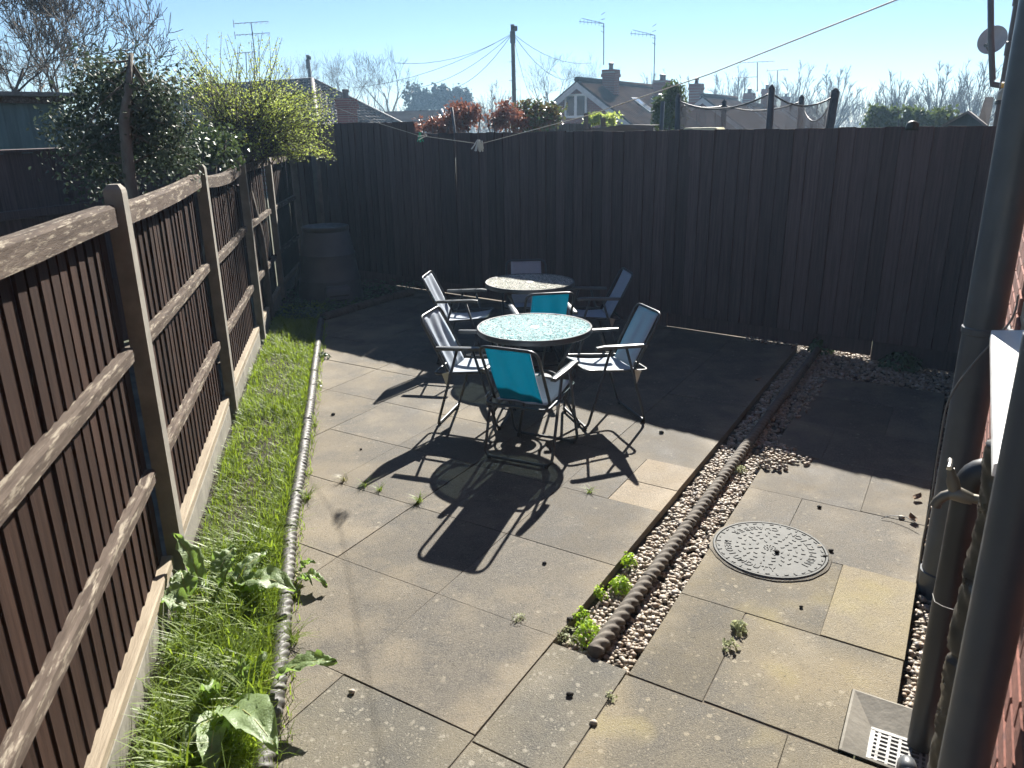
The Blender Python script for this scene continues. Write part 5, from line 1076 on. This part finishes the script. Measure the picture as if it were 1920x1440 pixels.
mb = MB(); cr_ = Vector((c.x, c.y, 0.72)); ring = [Vector((q.x, q.y, 0.72)) for q in tops]; mb.add(ring + [p - Z * 0.04 for p in ring], [(0, 1, 2, 3, 4), (9, 8, 7, 6, 5)] + [(i, i + 5, (i + 1) % 5 + 5, (i + 1) % 5) for i in range(5)]); wpart('jump_mat', mb, M['plastic_black'], t)
# ---- teal shed at the left
p0, p1 = B(-90, 258, 10.0), B(135, 258, 10.4); dv = (p1 - p0); dv.z = 0; L = dv.length; dv.normalize(); ang = math.atan2(dv.y, dv.x); zt = B(60, 187, 10.1).z
t = thing('teal_shed', 'teal painted wooden shed at the left edge behind the dark fence', 'shed', Vector((p0.x, p0.y, 0))); me = plank_mesh('plank', 0.135, zt, 0.02, M['teal_board'], 0.4)
for i in range(int(L / 0.125)):
    o = link('plank', me, t); o.location = dv * (i * 0.125 + 0.06); o.rotation_euler = (0, 0, ang)
nb = Vector((-dv.y, dv.x, 0)); rms = Matrix.Rotation(ang, 3, 'Z'); mb = MB(); mb.box(dv * L / 2 + nb * 1.0 + Z * (zt / 2), (L - 0.05, 1.9, zt), rms); part('shed_body', mb, M['teal_board'], t)
mb = MB(); mb.box(dv * L / 2 - nb * 0.06 + Z * (zt + 0.0), (L + 0.12, 0.03, 0.07), rms); part('fascia_board', mb, M['rail'], t); mb = MB(); mb.box(dv * L / 2 + nb * 0.95 + Z * (zt + 0.06), (L + 0.2, 2.2, 0.04), rms); part('shed_roof_felt', mb, M['felt'], t)

# ================================================================ POLES, WIRES, AERIALS
def pole(label, px, ytop, d, r_, steps=True):
    q = B(px, ytop, d); t = thing('telegraph_pole', label, 'telegraph pole', Vector((q.x, q.y, 0))); mb = MB(); mb.tube([Vector((q.x + 0.05, q.y, -0.1)), q], [r_ * 1.25, r_], 10); wpart('pole_shaft', mb, M['bark_far'], t, True)
    mb = MB(); mb.box(q - Z * 0.45 - Vector((0.0, 0.12, 0)), (0.20, 0.14, 0.45), None, 0.03); mb.box(q - Z * 0.15 + Vector((0.1, -0.1, 0)), (0.16, 0.1, 0.18), None, 0.02); wpart('junction_box', mb, M['plastic_black'], t)
    for k in range(9):
        if steps: mb = MB(); s_ = 1 if k % 2 else -1; c = q - Z * (1.3 + 0.33 * k) + Vector((s_ * (r_ + 0.05), 0, 0)); mb.tube([c - Vector((s_ * 0.06, 0, 0)), c + Vector((s_ * 0.05, 0, 0))], 0.012, 5); wpart('step', mb, M['steel'], t)
    return q
PT = pole('tall telegraph pole with fanning wires above the hedge', 961, 46, 32, 0.075); PT2 = pole('short slanting telegraph pole top behind the hipped roof', 577, 103, 45, 0.09, False)
M['wire'] = mat_plain('wire_far', (0.10, 0.10, 0.10), 0.6)
for k, (px, py, d, lab) in enumerate(((740, 118, 30, 'overhead wire leaving the tall pole highest to the left'), (660, 165, 32, 'second overhead wire to the left of the tall pole'), (780, 165, 36, 'third overhead wire sloping down left to the dark roof'), (850, 165, 40, 'steep overhead wire left of the tall pole'), (1110, 118, 34, 'highest overhead wire right of the tall pole'), (1060, 150, 38, 'overhead wire from the tall pole down to the gabled bungalow'), (1000, 190, 40, 'steepest overhead wire right of the tall pole'))):
    q = B(px, py, d); mb = MB(); mb.tube([(PT - Z * 0.3).lerp(q, s_ / 8) - Z * (0.35 * 4 * (s_ / 8) * (1 - s_ / 8)) for s_ in range(9)], 0.010, 4); tag(part('overhead_wire', mb, M['wire']), lab, 'wire', 'wires from the tall telegraph pole')
def aerial(label, px, ytop, ybase, d, kind=0, flip=1, lean=0.0, size=1.0):
    top = B(px, ytop, d); base = B(px + lean, ybase, d); t = thing('tv_aerial', label, 'aerial', base); mb = MB(); mb.tube([base, top], 0.02 * d / 35, 6); wpart('mast', mb, M['wire'], t); r_ = 0.012 * d / 35 * 1.1
    mb = MB(); k = d / 38 * size; bx = Vector((1, 0, 0)) * flip
    if kind == 0:
        a_, b_ = top - bx * 0.05, top - bx * 1.1 * k + Z * 0.10; mb.tube([a_, b_], r_, 4); mb.tube([top, top - bx * 1.0 * k - Z * 0.02 + Vector((0, 0, 0.25 * k))], r_, 4)
        for s_ in range(6): q = a_.lerp(b_, 0.15 + s_ * 0.16); mb.tube([q - Z * 0.10 * k, q + Z * 0.10 * k], r_ * 0.7, 4)
        for dz in (-0.3, -0.1, 0.15, 0.35): mb.tube([top + Vector((-0.12 * k, 0, dz * k)), top + Vector((0.04 * k, 0, dz * k * 1.3))], r_, 4)
    else:
        for dz in (0.0, -0.45):
            c = top + Z * dz * k; mb.tube([c - Vector((0.75 * k, 0, 0)), c + Vector((0.75 * k, 0, 0.06))], r_, 4)
            for s_ in range(7): q = c + Vector(((-0.7 + 0.23 * s_) * k, 0, 0)); mb.tube([q - Vector((0, 0.2, 0.04)), q + Vector((0, 0.2, 0.06))], r_ * 0.7, 4)
            mb.tube([c - Vector((0.75 * k, 0, 0.12)), c - Vector((0.75 * k, 0, -0.12))], r_, 4)
            if kind == 2: break
    wpart('aerial_array', mb, M['wire'], t); return t
aerial('tall aerial on the first brick chimney of the gabled bungalow', 1132, 44, 122, 40, 0, 1, 0, 1.0); aerial('aerial with a long boom on the double chimney', 1228, 66, 150, 45, 0, 1, -2, 1.0); aerial('double-decker aerial above the yellow-green shrub', 471, 44, 150, 30, 1, 1, 12)
aerial('short-boomed aerial above the trampoline', 1420, 117, 172, 62, 2); aerial('hooked aerial mast right above the trampoline net', 1458, 132, 180, 76, 2, 1, -2, 0.6); aerial('faint wide aerial left of the one above the trampoline', 1396, 146, 190, 66, 2, 1, 0, 0.7); aerial('small aerial low over the yellow-green shrub', 461, 100, 150, 34, 2, 1, 2, 0.6)

# ================================================================ TREES AND SHRUBS BEYOND
def bare_tree(seed, H, spread=0.55, forks=4, levels=5, trunk_h=0.25, r0=None, fan=False, wob=0.12, min_r=0.006):
    tr = random.Random(seed); trunk, crown = MB(), MB(); r0 = r0 or H * 0.022
    def branch(p, d, L, r_, lv):
        pts = [p]; k = 4 if lv < 3 else 3; q = p.copy(); dd = d.copy()
        for i in range(k):
            dd = (dd + Vector((tr.gauss(0, wob), tr.gauss(0, wob), tr.gauss(0, wob * 0.7) + (0.06 if lv > 0 else 0)))).normalized(); q = q + dd * (L / k); pts.append(q.copy())
        r1 = r_ * (0.62 if lv < levels else 0.35); rs = [max(min_r, r_ + (r1 - r_) * i / k) for i in range(k + 1)]; (trunk if lv < 2 else crown).tube(pts, rs, 7 if lv == 0 else 5 if lv < 3 else 3, lv == 0)
        if lv >= levels: return
        n_ = forks + (2 if (fan and lv == 0) else 0) + (1 if lv >= levels - 2 else 0)
        for c_ in range(n_):
            a = 2 * math.pi * (c_ + tr.random() * 0.7) / n_; sp = spread * tr.uniform(0.6, 1.3) * (1.05 if fan and lv == 0 else 1); o1 = dd.orthogonal().normalized(); o2 = dd.cross(o1); nd = (dd * math.cos(sp) + (o1 * math.cos(a) + o2 * math.sin(a)) * math.sin(sp) + Z * (0.18 if fan else 0.08)).normalized()
            s_ = 1.0 if (lv == 0 and (fan or c_ < 3)) else tr.uniform(0.45, 1.0); i_ = s_ * k; i0 = min(k - 1, int(i_)); st_ = pts[i0].lerp(pts[i0 + 1], i_ - i0)
            branch(st_, nd, L * tr.uniform(0.58, 0.82) * (((3.1 - 1.7 * sp) if fan else 1.15) if lv == 0 else (0.85 if fan else 1)), max(min_r, rs[min(k, int(i_))] * tr.uniform(0.45, 0.7)), lv + 1)
    branch(Vector((0, 0, -0.1)), Z, H * trunk_h, r0, 0)
    return trunk.mesh('trunk', M['bark_far'], True), crown.mesh('crown', M['bark_far'], True)
def fan_tree(seed, H):
    '''pollarded tree: short trunk, many straight limbs in a rounded fan, fine side twigs'''
    tr = random.Random(seed); trunk, crown = MB(), MB(); b0 = Vector((0, 0, H * 0.16)); trunk.tube([(0, 0, -0.1), (0.03, 0, H * 0.08), b0], [0.30, 0.25, 0.24], 8)
    def perp(d):
        o1 = d.orthogonal().normalized(); a = tr.uniform(0, 6.28); return o1 * math.cos(a) + d.cross(o1) * math.sin(a)
    for i in range(17):
        tilt = 0.95 * ((i + 0.5) / 17) ** 0.7; a = i * 2.4 + tr.uniform(-0.4, 0.4); L = H * (0.83 - 0.36 * tilt) * tr.uniform(0.88, 1.05); d = Vector((math.sin(tilt) * math.cos(a), math.sin(tilt) * math.sin(a), math.cos(tilt))); p = b0 - Z * tr.uniform(0, 0.5); pts = [p]
        for k in range(6): d = (d + Vector((tr.gauss(0, 0.05), tr.gauss(0, 0.05), 0.05))).normalized(); p = p + d * (L / 6); pts.append(p)
        trunk.tube(pts, [0.10, 0.085, 0.068, 0.052, 0.038, 0.026, 0.012], 5, False)
        for j in range(15):
            s_ = tr.uniform(0.22, 0.97) * 6; k = min(5, int(s_)); q = pts[k].lerp(pts[k + 1], s_ - k); dd = (pts[k + 1] - pts[k]).normalized(); e = (dd + perp(dd) * tr.uniform(0.3, 0.65) + Z * 0.12).normalized(); l2 = L * tr.uniform(0.13, 0.26) * (1.25 - s_ / 9); q2 = q + e * l2; crown.tube([q, q.lerp(q2, 0.5) + perp(e) * 0.05, q2], [0.034, 0.026, 0.014], 3, False)
            for m_ in range(3): r_ = q.lerp(q2, tr.uniform(0.3, 0.9)); f_ = (e + perp(e) * tr.uniform(0.3, 0.7) + Z * 0.1).normalized(); crown.tube([r_, r_ + f_ * l2 * tr.uniform(0.35, 0.6)], [0.020, 0.011], 3, False)
    return trunk.mesh('trunk', M['bark_far'], True), crown.mesh('crown', M['bark_far'], True)
VAR = [bare_tree(s_, 12, 0.5, 3, 5, 0.30, 0.22, False, 0.13, 0.008) for s_ in (2, 9, 31)] + [fan_tree(s_, 10) for s_ in (4, 17, 23)]
def far_tree(px, ytop, d, var, rz_, label, sx=1.0, group='bare trees on the skyline'):
    top = B(px, ytop, d); tm, cm = VAR[var]; h = max(v_.co.z for v_ in cm.vertices); t = thing('bare_tree', label, 'tree', Vector((top.x, top.y, 0)), rz_, group); s_ = top.z / h; t.scale = (s_ * sx, s_ * sx, s_); link('trunk', tm, t); link('crown', cm, t); return t
for i, (px, yt, d, var, lab, sx) in enumerate(((535, 95, 62, 0, 'bare tree left of the short pole, thin and pale', 0.8), (603, 92, 62, 1, 'bare tree rising right behind the hip of the roof', 0.9), (655, 90, 66, 2, 'second bare tree above the hipped roof, with upright limbs', 1.0), (722, 86, 64, 0, 'widest bare tree above the hipped roof, third from the short pole', 1.15), (690, 105, 80, 1, 'slimmer bare tree between the two large ones over the roof', 0.7),
        (1046, 92, 70, 2, 'bare tree left of the tall aerial behind the gable', 1.1), (1098, 96, 74, 1, 'bare tree close behind the chimney with the tall aerial', 0.9), (925, 148, 60, 4, 'fan-shaped bare tree above the copper hedge', 0.9), (1228, 128, 80, 3, 'bare tree behind the double chimney', 0.9), (1285, 140, 90, 5, 'small bare tree right of the double chimney', 0.9), (1338, 138, 88, 4, 'small bare tree between the two slim chimneys', 0.9),
        (1385, 122, 84, 3, 'bare tree behind the two aerials over the trampoline', 1.0), (1452, 132, 88, 5, 'narrow bare tree above the middle of the trampoline net', 0.85), (1500, 112, 80, 4, 'tall rounded bare tree above the trampoline net', 1.0), (1573, 118, 76, 3, 'bare tree just right of the trampoline end pole', 1.0),
        (1693, 128, 66, 5, 'bare fan-shaped tree left in the pair over the green hedge', 1.25), (1772, 112, 66, 4, 'bare fan-shaped tree right in the pair over the green hedge', 1.15), (1845, 106, 64, 3, 'bare tree half hidden by the vent pipe', 1.1), (862, 155, 85, 3, 'faint bare tree right of the pines', 0.8))):
    far_tree(px, yt, d, var, i * 1.7, lab, sx)
# large bare tree close at the left
for px, yb, d, seed, H, lab in ((-75, 190, 13.5, 41, 5.4, 'large bare tree cut by the left edge of the picture'), (12, 185, 15.0, 99, 5.0, 'slim bare tree rising between the two larger ones at the left'), (75, 180, 14.0, 77, 4.9, 'large crooked bare tree between the teal shed and the evergreen shrub')):
    tm, cm = bare_tree(seed, H, 0.60, 3, 6, 0.24, 0.065, False, 0.22, 0.0036); q = B(px, yb, d); t = thing('bare_tree', lab, 'tree', Vector((q.x, q.y, 0)), seed, 'large bare trees at the left'); h = max(v_.co.z for v_ in cm.vertices); link('trunk', tm, t); link('crown', cm, t); s_ = H / h; t.scale = (s_ * 0.72, s_ * 0.72, s_)
def leaf_blob(n, rad, size, clumps, seed, asp=0.7, shell=0.55, low=None):
    tr = random.Random(seed); mb = MB(); cs = []
    for _ in range(clumps):
        a = Vector((tr.gauss(0, 1), tr.gauss(0, 1), tr.gauss(0, 1))).normalized() * (tr.random() ** 0.4); cs.append((Vector((a.x * rad[0], a.y * rad[1], a.z * rad[2])), tr.uniform(0.22, 0.42)))
    for _ in range(n):
        c, s_ = tr.choice(cs); p = c + Vector((tr.gauss(0, 1) * rad[0], tr.gauss(0, 1) * rad[1], tr.gauss(0, 1) * rad[2])) * s_ * 0.55
        leaf_quad(mb, p, Vector((tr.gauss(0, 1), tr.gauss(0, 1), tr.gauss(0.4, 1))), size * tr.uniform(0.6, 1.3), asp)
    return mb
def bush(label, px, py, d, wpx, hpx, n, size, mat, clumps, seed, stem=True, name='bush', cat='bush', group=None, asp=0.7):
    c = B(px, py, d); k = d / 1500.0; rx, rz_ = wpx / 2 * k, hpx / 2 * k; t = thing(name, label, cat, Vector((c.x, c.y, 0)), 0, group); mb = leaf_blob(n, (rx, rx * 0.8, rz_), size, clumps, seed, asp); mb.v = [(a, b, z + c.z) for a, b, z in mb.v]; part('crown', mb, M[mat], t)
    mb = MB(); tr = random.Random(seed); 
    for _ in range(7): a = tr.uniform(0, 6.28); mb.tube([(0, 0, -0.1), (rx * 0.25 * math.cos(a), rx * 0.2 * math.sin(a), c.z * 0.5), (rx * 0.8 * math.cos(a), rx * 0.6 * math.sin(a), c.z + rz_ * tr.uniform(-0.2, 0.8))], [0.03, 0.022, 0.008], 5)
    part('trunk', mb, M['bark'], t, True); return t
M['copper'] = mat_leaf('copper_leaf', (0.15, 0.050, 0.035), (0.26, 0.11, 0.07), 0.35, None, 0.4); M['photinia'] = mat_leaf('photinia_leaf', (0.20, 0.07, 0.04), (0.08, 0.13, 0.04), 0.3, None, 0.4); M['laurel'] = mat_leaf('laurel_leaf', (0.05, 0.085, 0.03), (0.10, 0.14, 0.05), 0.25, None, 0.35); M['conifer'] = mat_leaf('conifer', (0.06, 0.10, 0.03), (0.12, 0.16, 0.045), 0.3); M['pine'] = mat_leaf('pine_leaf', (0.03, 0.05, 0.035), (0.055, 0.08, 0.055), 0.15); M['forsythia'] = mat_leaf('young_leaf', (0.21, 0.28, 0.05), (0.33, 0.39, 0.085), 0.5, (0.48, 0.56, 0.12), 0.5); M['evergreen'] = mat_leaf('evergreen_leaf', (0.040, 0.062, 0.036), (0.085, 0.115, 0.070), 0.22, None, 0.62)
gcop = 'copper leaved hedge bushes'
for lab, px, py, wp_, hp_, n, sd in (('lowest copper bush of the hedge, at its left end', 815, 238, 75, 45, 1500, 5), ('tallest copper bush in the middle of the hedge', 872, 222, 75, 62, 2000, 6), ('copper bush of the hedge left of the tall pole', 945, 228, 80, 58, 2000, 8)):
    bush(lab, px, py, 13.5, wp_, hp_, n, 0.055, 'copper', 26, sd, group=gcop)
bush('red-tipped green bush right of the tall pole', 1010, 222, 14.0, 95, 58, 2600, 0.07, 'photinia', 30, 12); bush('yellow-green bush below the gabled bungalow', 1135, 223, 17, 65, 24, 900, 0.07, 'forsythia', 14, 13); bush('tall glossy green bush left of the trampoline', 1256, 208, 14, 52, 85, 2600, 0.07, 'laurel', 26, 14)
for lab, px, py, wp_, hp_, sd in (('green conifer bush at the left end of the far hedge', 1648, 226, 50, 40, 21), ('green conifer bush in the middle of the far hedge', 1700, 224, 65, 38, 22), ('green conifer bush at the right end of the far hedge near the dark shed', 1755, 226, 60, 36, 23)):
    bush(lab, px, py, 24, wp_, hp_, 1500, 0.12, 'conifer', 22, sd, group='conifers of the far green hedge')
for lab, px, py, wp_, hp_, sd in (('broad dark pine at the left of the pine group', 785, 190, 55, 56, 31), ('pine with a flat tuft crown, second in the group', 815, 182, 42, 50, 32), ('low dark pine, third in the group', 845, 192, 38, 44, 33), ('pointed dark pine at the right of the group', 868, 190, 34, 46, 34)):
    bush(lab, px, py, 85, wp_, hp_, 2600, 0.30, 'pine', 16, sd, name='pine_tree', cat='tree', group='far pines')
# far wood: one mass of twigs on the horizon
fw_ = MB(); tr = random.Random(5)
for _ in range(9000):
    px = tr.uniform(-150, 2050); d = tr.uniform(95, 125); q = B(px, 225, d); q.z = tr.uniform(-0.5, 3.2 + 2.0 * mnoise.noise(Vector((px * 0.012, 0, 0)))); L = tr.uniform(1.0, 3.4); a = Vector((tr.gauss(0, 0.35), tr.gauss(0, 0.35), 1)).normalized(); s_ = Vector((0.028, 0, 0)); e_ = q + a * L; fw_.add([q - s_, q + s_, e_ + s_ * 0.3, e_ - s_ * 0.3], [(0, 1, 2, 3)])
tag(part('far_wood', fw_, M['bark_far']), 'band of bare far woodland along the horizon', 'wood', kind='stuff')
# evergreen shrub behind the left fence
tb = B(240, 300, 5.12); t = thing('evergreen_shrub', 'dark glossy evergreen shrub with a pale trunk behind the left fence', 'shrub', Vector((tb.x, tb.y, 0))); mb = MB(); M['trunk_pale'] = mat_noise('pale_trunk', (0.13, 0.12, 0.10), (0.21, 0.195, 0.165), 8, 0.9, 0.5, (3, 3, 1))
loc = lambda px, py, d: B(px, py, d) - Vector((tb.x, tb.y, 0))
mb.tube([Vector((0.03, 0, -0.05)), loc(243, 330, 5.12), loc(232, 230, 5.12), loc(241, 160, 5.15), loc(246, 100, 5.2)], [0.040, 0.034, 0.028, 0.021, 0.012], 12); tr = random.Random(8); ends = []
for _ in range(46):
    s_ = tr.random(); st_ = loc(243, 330, 5.15).lerp(loc(243, 110, 5.18), s_); px, py = tr.uniform(75, 365), tr.uniform(110, 330)
    if py < 170 and not (150 < px < 355): px = tr.uniform(160, 340)
    e_ = loc(px, py, 5.55 + tr.uniform(-0.42, 0.45)); mb.tube([st_, st_.lerp(e_, 0.5) + Z * tr.uniform(-0.05, 0.08), e_], [0.007, 0.005, 0.002], 5); ends.append((st_, e_))
part('trunk', mb, M['trunk_pale'], t, True); mb = MB(); 
for _ in range(9500):
    a, e_ = tr.choice(ends); s_ = tr.uniform(0.35, 1.08); p = a.lerp(e_, s_) + Vector((tr.gauss(0, 0.055), tr.gauss(0, 0.055), tr.gauss(0, 0.05))); 
    if tr.random() < 0.35: p.z -= tr.random() * 0.25
    leaf_quad(mb, p, Vector((tr.gauss(0, 0.8), tr.gauss(-0.2, 0.8), tr.gauss(0.5, 0.7))), tr.uniform(0.021, 0.042), 0.62, 0.3)
part('crown', mb, M['evergreen'], t)
# yellow-green shrub
yb = B(470, 280, 8.4); t = thing('budding_shrub', 'yellow-green budding shrub arching over the far end of the left fence', 'shrub', Vector((yb.x, yb.y, 0))); tw, lv = MB(), MB(); tr = random.Random(18); loc = lambda px, py, d: B(px, py, d) - Vector((yb.x, yb.y, 0))
for i in range(640):
    r_ = tr.random(); st_ = loc(tr.gauss(455, 30), tr.uniform(240, 320), 8.4 + tr.uniform(-0.35, 0.35))
    if r_ < 0.09: px, py = tr.uniform(330, 530), tr.uniform(58, 135)
    elif r_ < 0.52: px, py = tr.uniform(490, 635), tr.uniform(165, 305)
    else: px, py = tr.uniform(310, 570), tr.uniform(125, 300)
    e_ = loc(px, py, 8.4 + tr.gauss(0, 0.4)); mid = st_.lerp(e_, 0.55) + Z * (0.14 if r_ > 0.09 else 0.0) + Vector((tr.gauss(0, 0.05), tr.gauss(0, 0.05), 0)); pts = [st_.lerp(mid, s_ / 5).lerp(mid.lerp(e_, s_ / 5), s_ / 5) for s_ in range(6)]; tw.tube(pts, [0.006, 0.005, 0.004, 0.003, 0.0025, 0.002], 4)
    L = (e_ - st_).length; k = int(L / 0.022)
    for j in range(k):
        s_ = 0.25 + 0.75 * (j + tr.random()) / k; p = st_.lerp(mid, s_).lerp(mid.lerp(e_, s_), s_) + Vector((tr.gauss(0, 0.016), tr.gauss(0, 0.016), tr.gauss(0, 0.016))); leaf_quad(lv, p, Vector((tr.gauss(0, 1), tr.gauss(0, 1), tr.gauss(0.3, 1))), tr.uniform(0.011, 0.024), 0.7)
tw.tube([Vector((0, 0, -0.1)), Vector((0.0, 0, 0.9)), loc(455, 300, 8.4)], [0.05, 0.04, 0.02], 8); part('trunk', tw, M['bark'], t, True); part('crown', lv, M['forsythia'], t)
# darker undergrowth between the shrubs
bush('dark undergrowth bush between the evergreen and the budding shrub', 345, 285, 7.2, 190, 90, 2600, 0.045, 'laurel', 30, 44)

# ================================================================ HAZE: ADDED FOR LENS GLARE AS WELL AS DISTANCE
M['glare_haze'] = bpy.data.materials.new('glare_haze'); M['glare_haze'].use_nodes = True; nt = M['glare_haze'].node_tree; nt.nodes.clear()
vo = nn(nt, 'ShaderNodeVolumePrincipled'); vo.inputs['Color'].default_value = (0.44, 0.70, 1.0, 1); vo.inputs['Density'].default_value = 0.0014; vo.inputs['Anisotropy'].default_value = 0.35  # bluish volume lifts the shadows as lens glare would
ou = nn(nt, 'ShaderNodeOutputMaterial'); nt.links.new(vo.outputs[0], ou.inputs['Volume'])
mb = MB(); mb.box((0, 62, 5.2), (330, 150, 12.8)); hz = part('glare_haze', mb, M['glare_haze']); hz['kind'] = 'stuff'; tag(hz, 'thin bright veil added over the gardens for distance and lens glare', 'glare_haze')
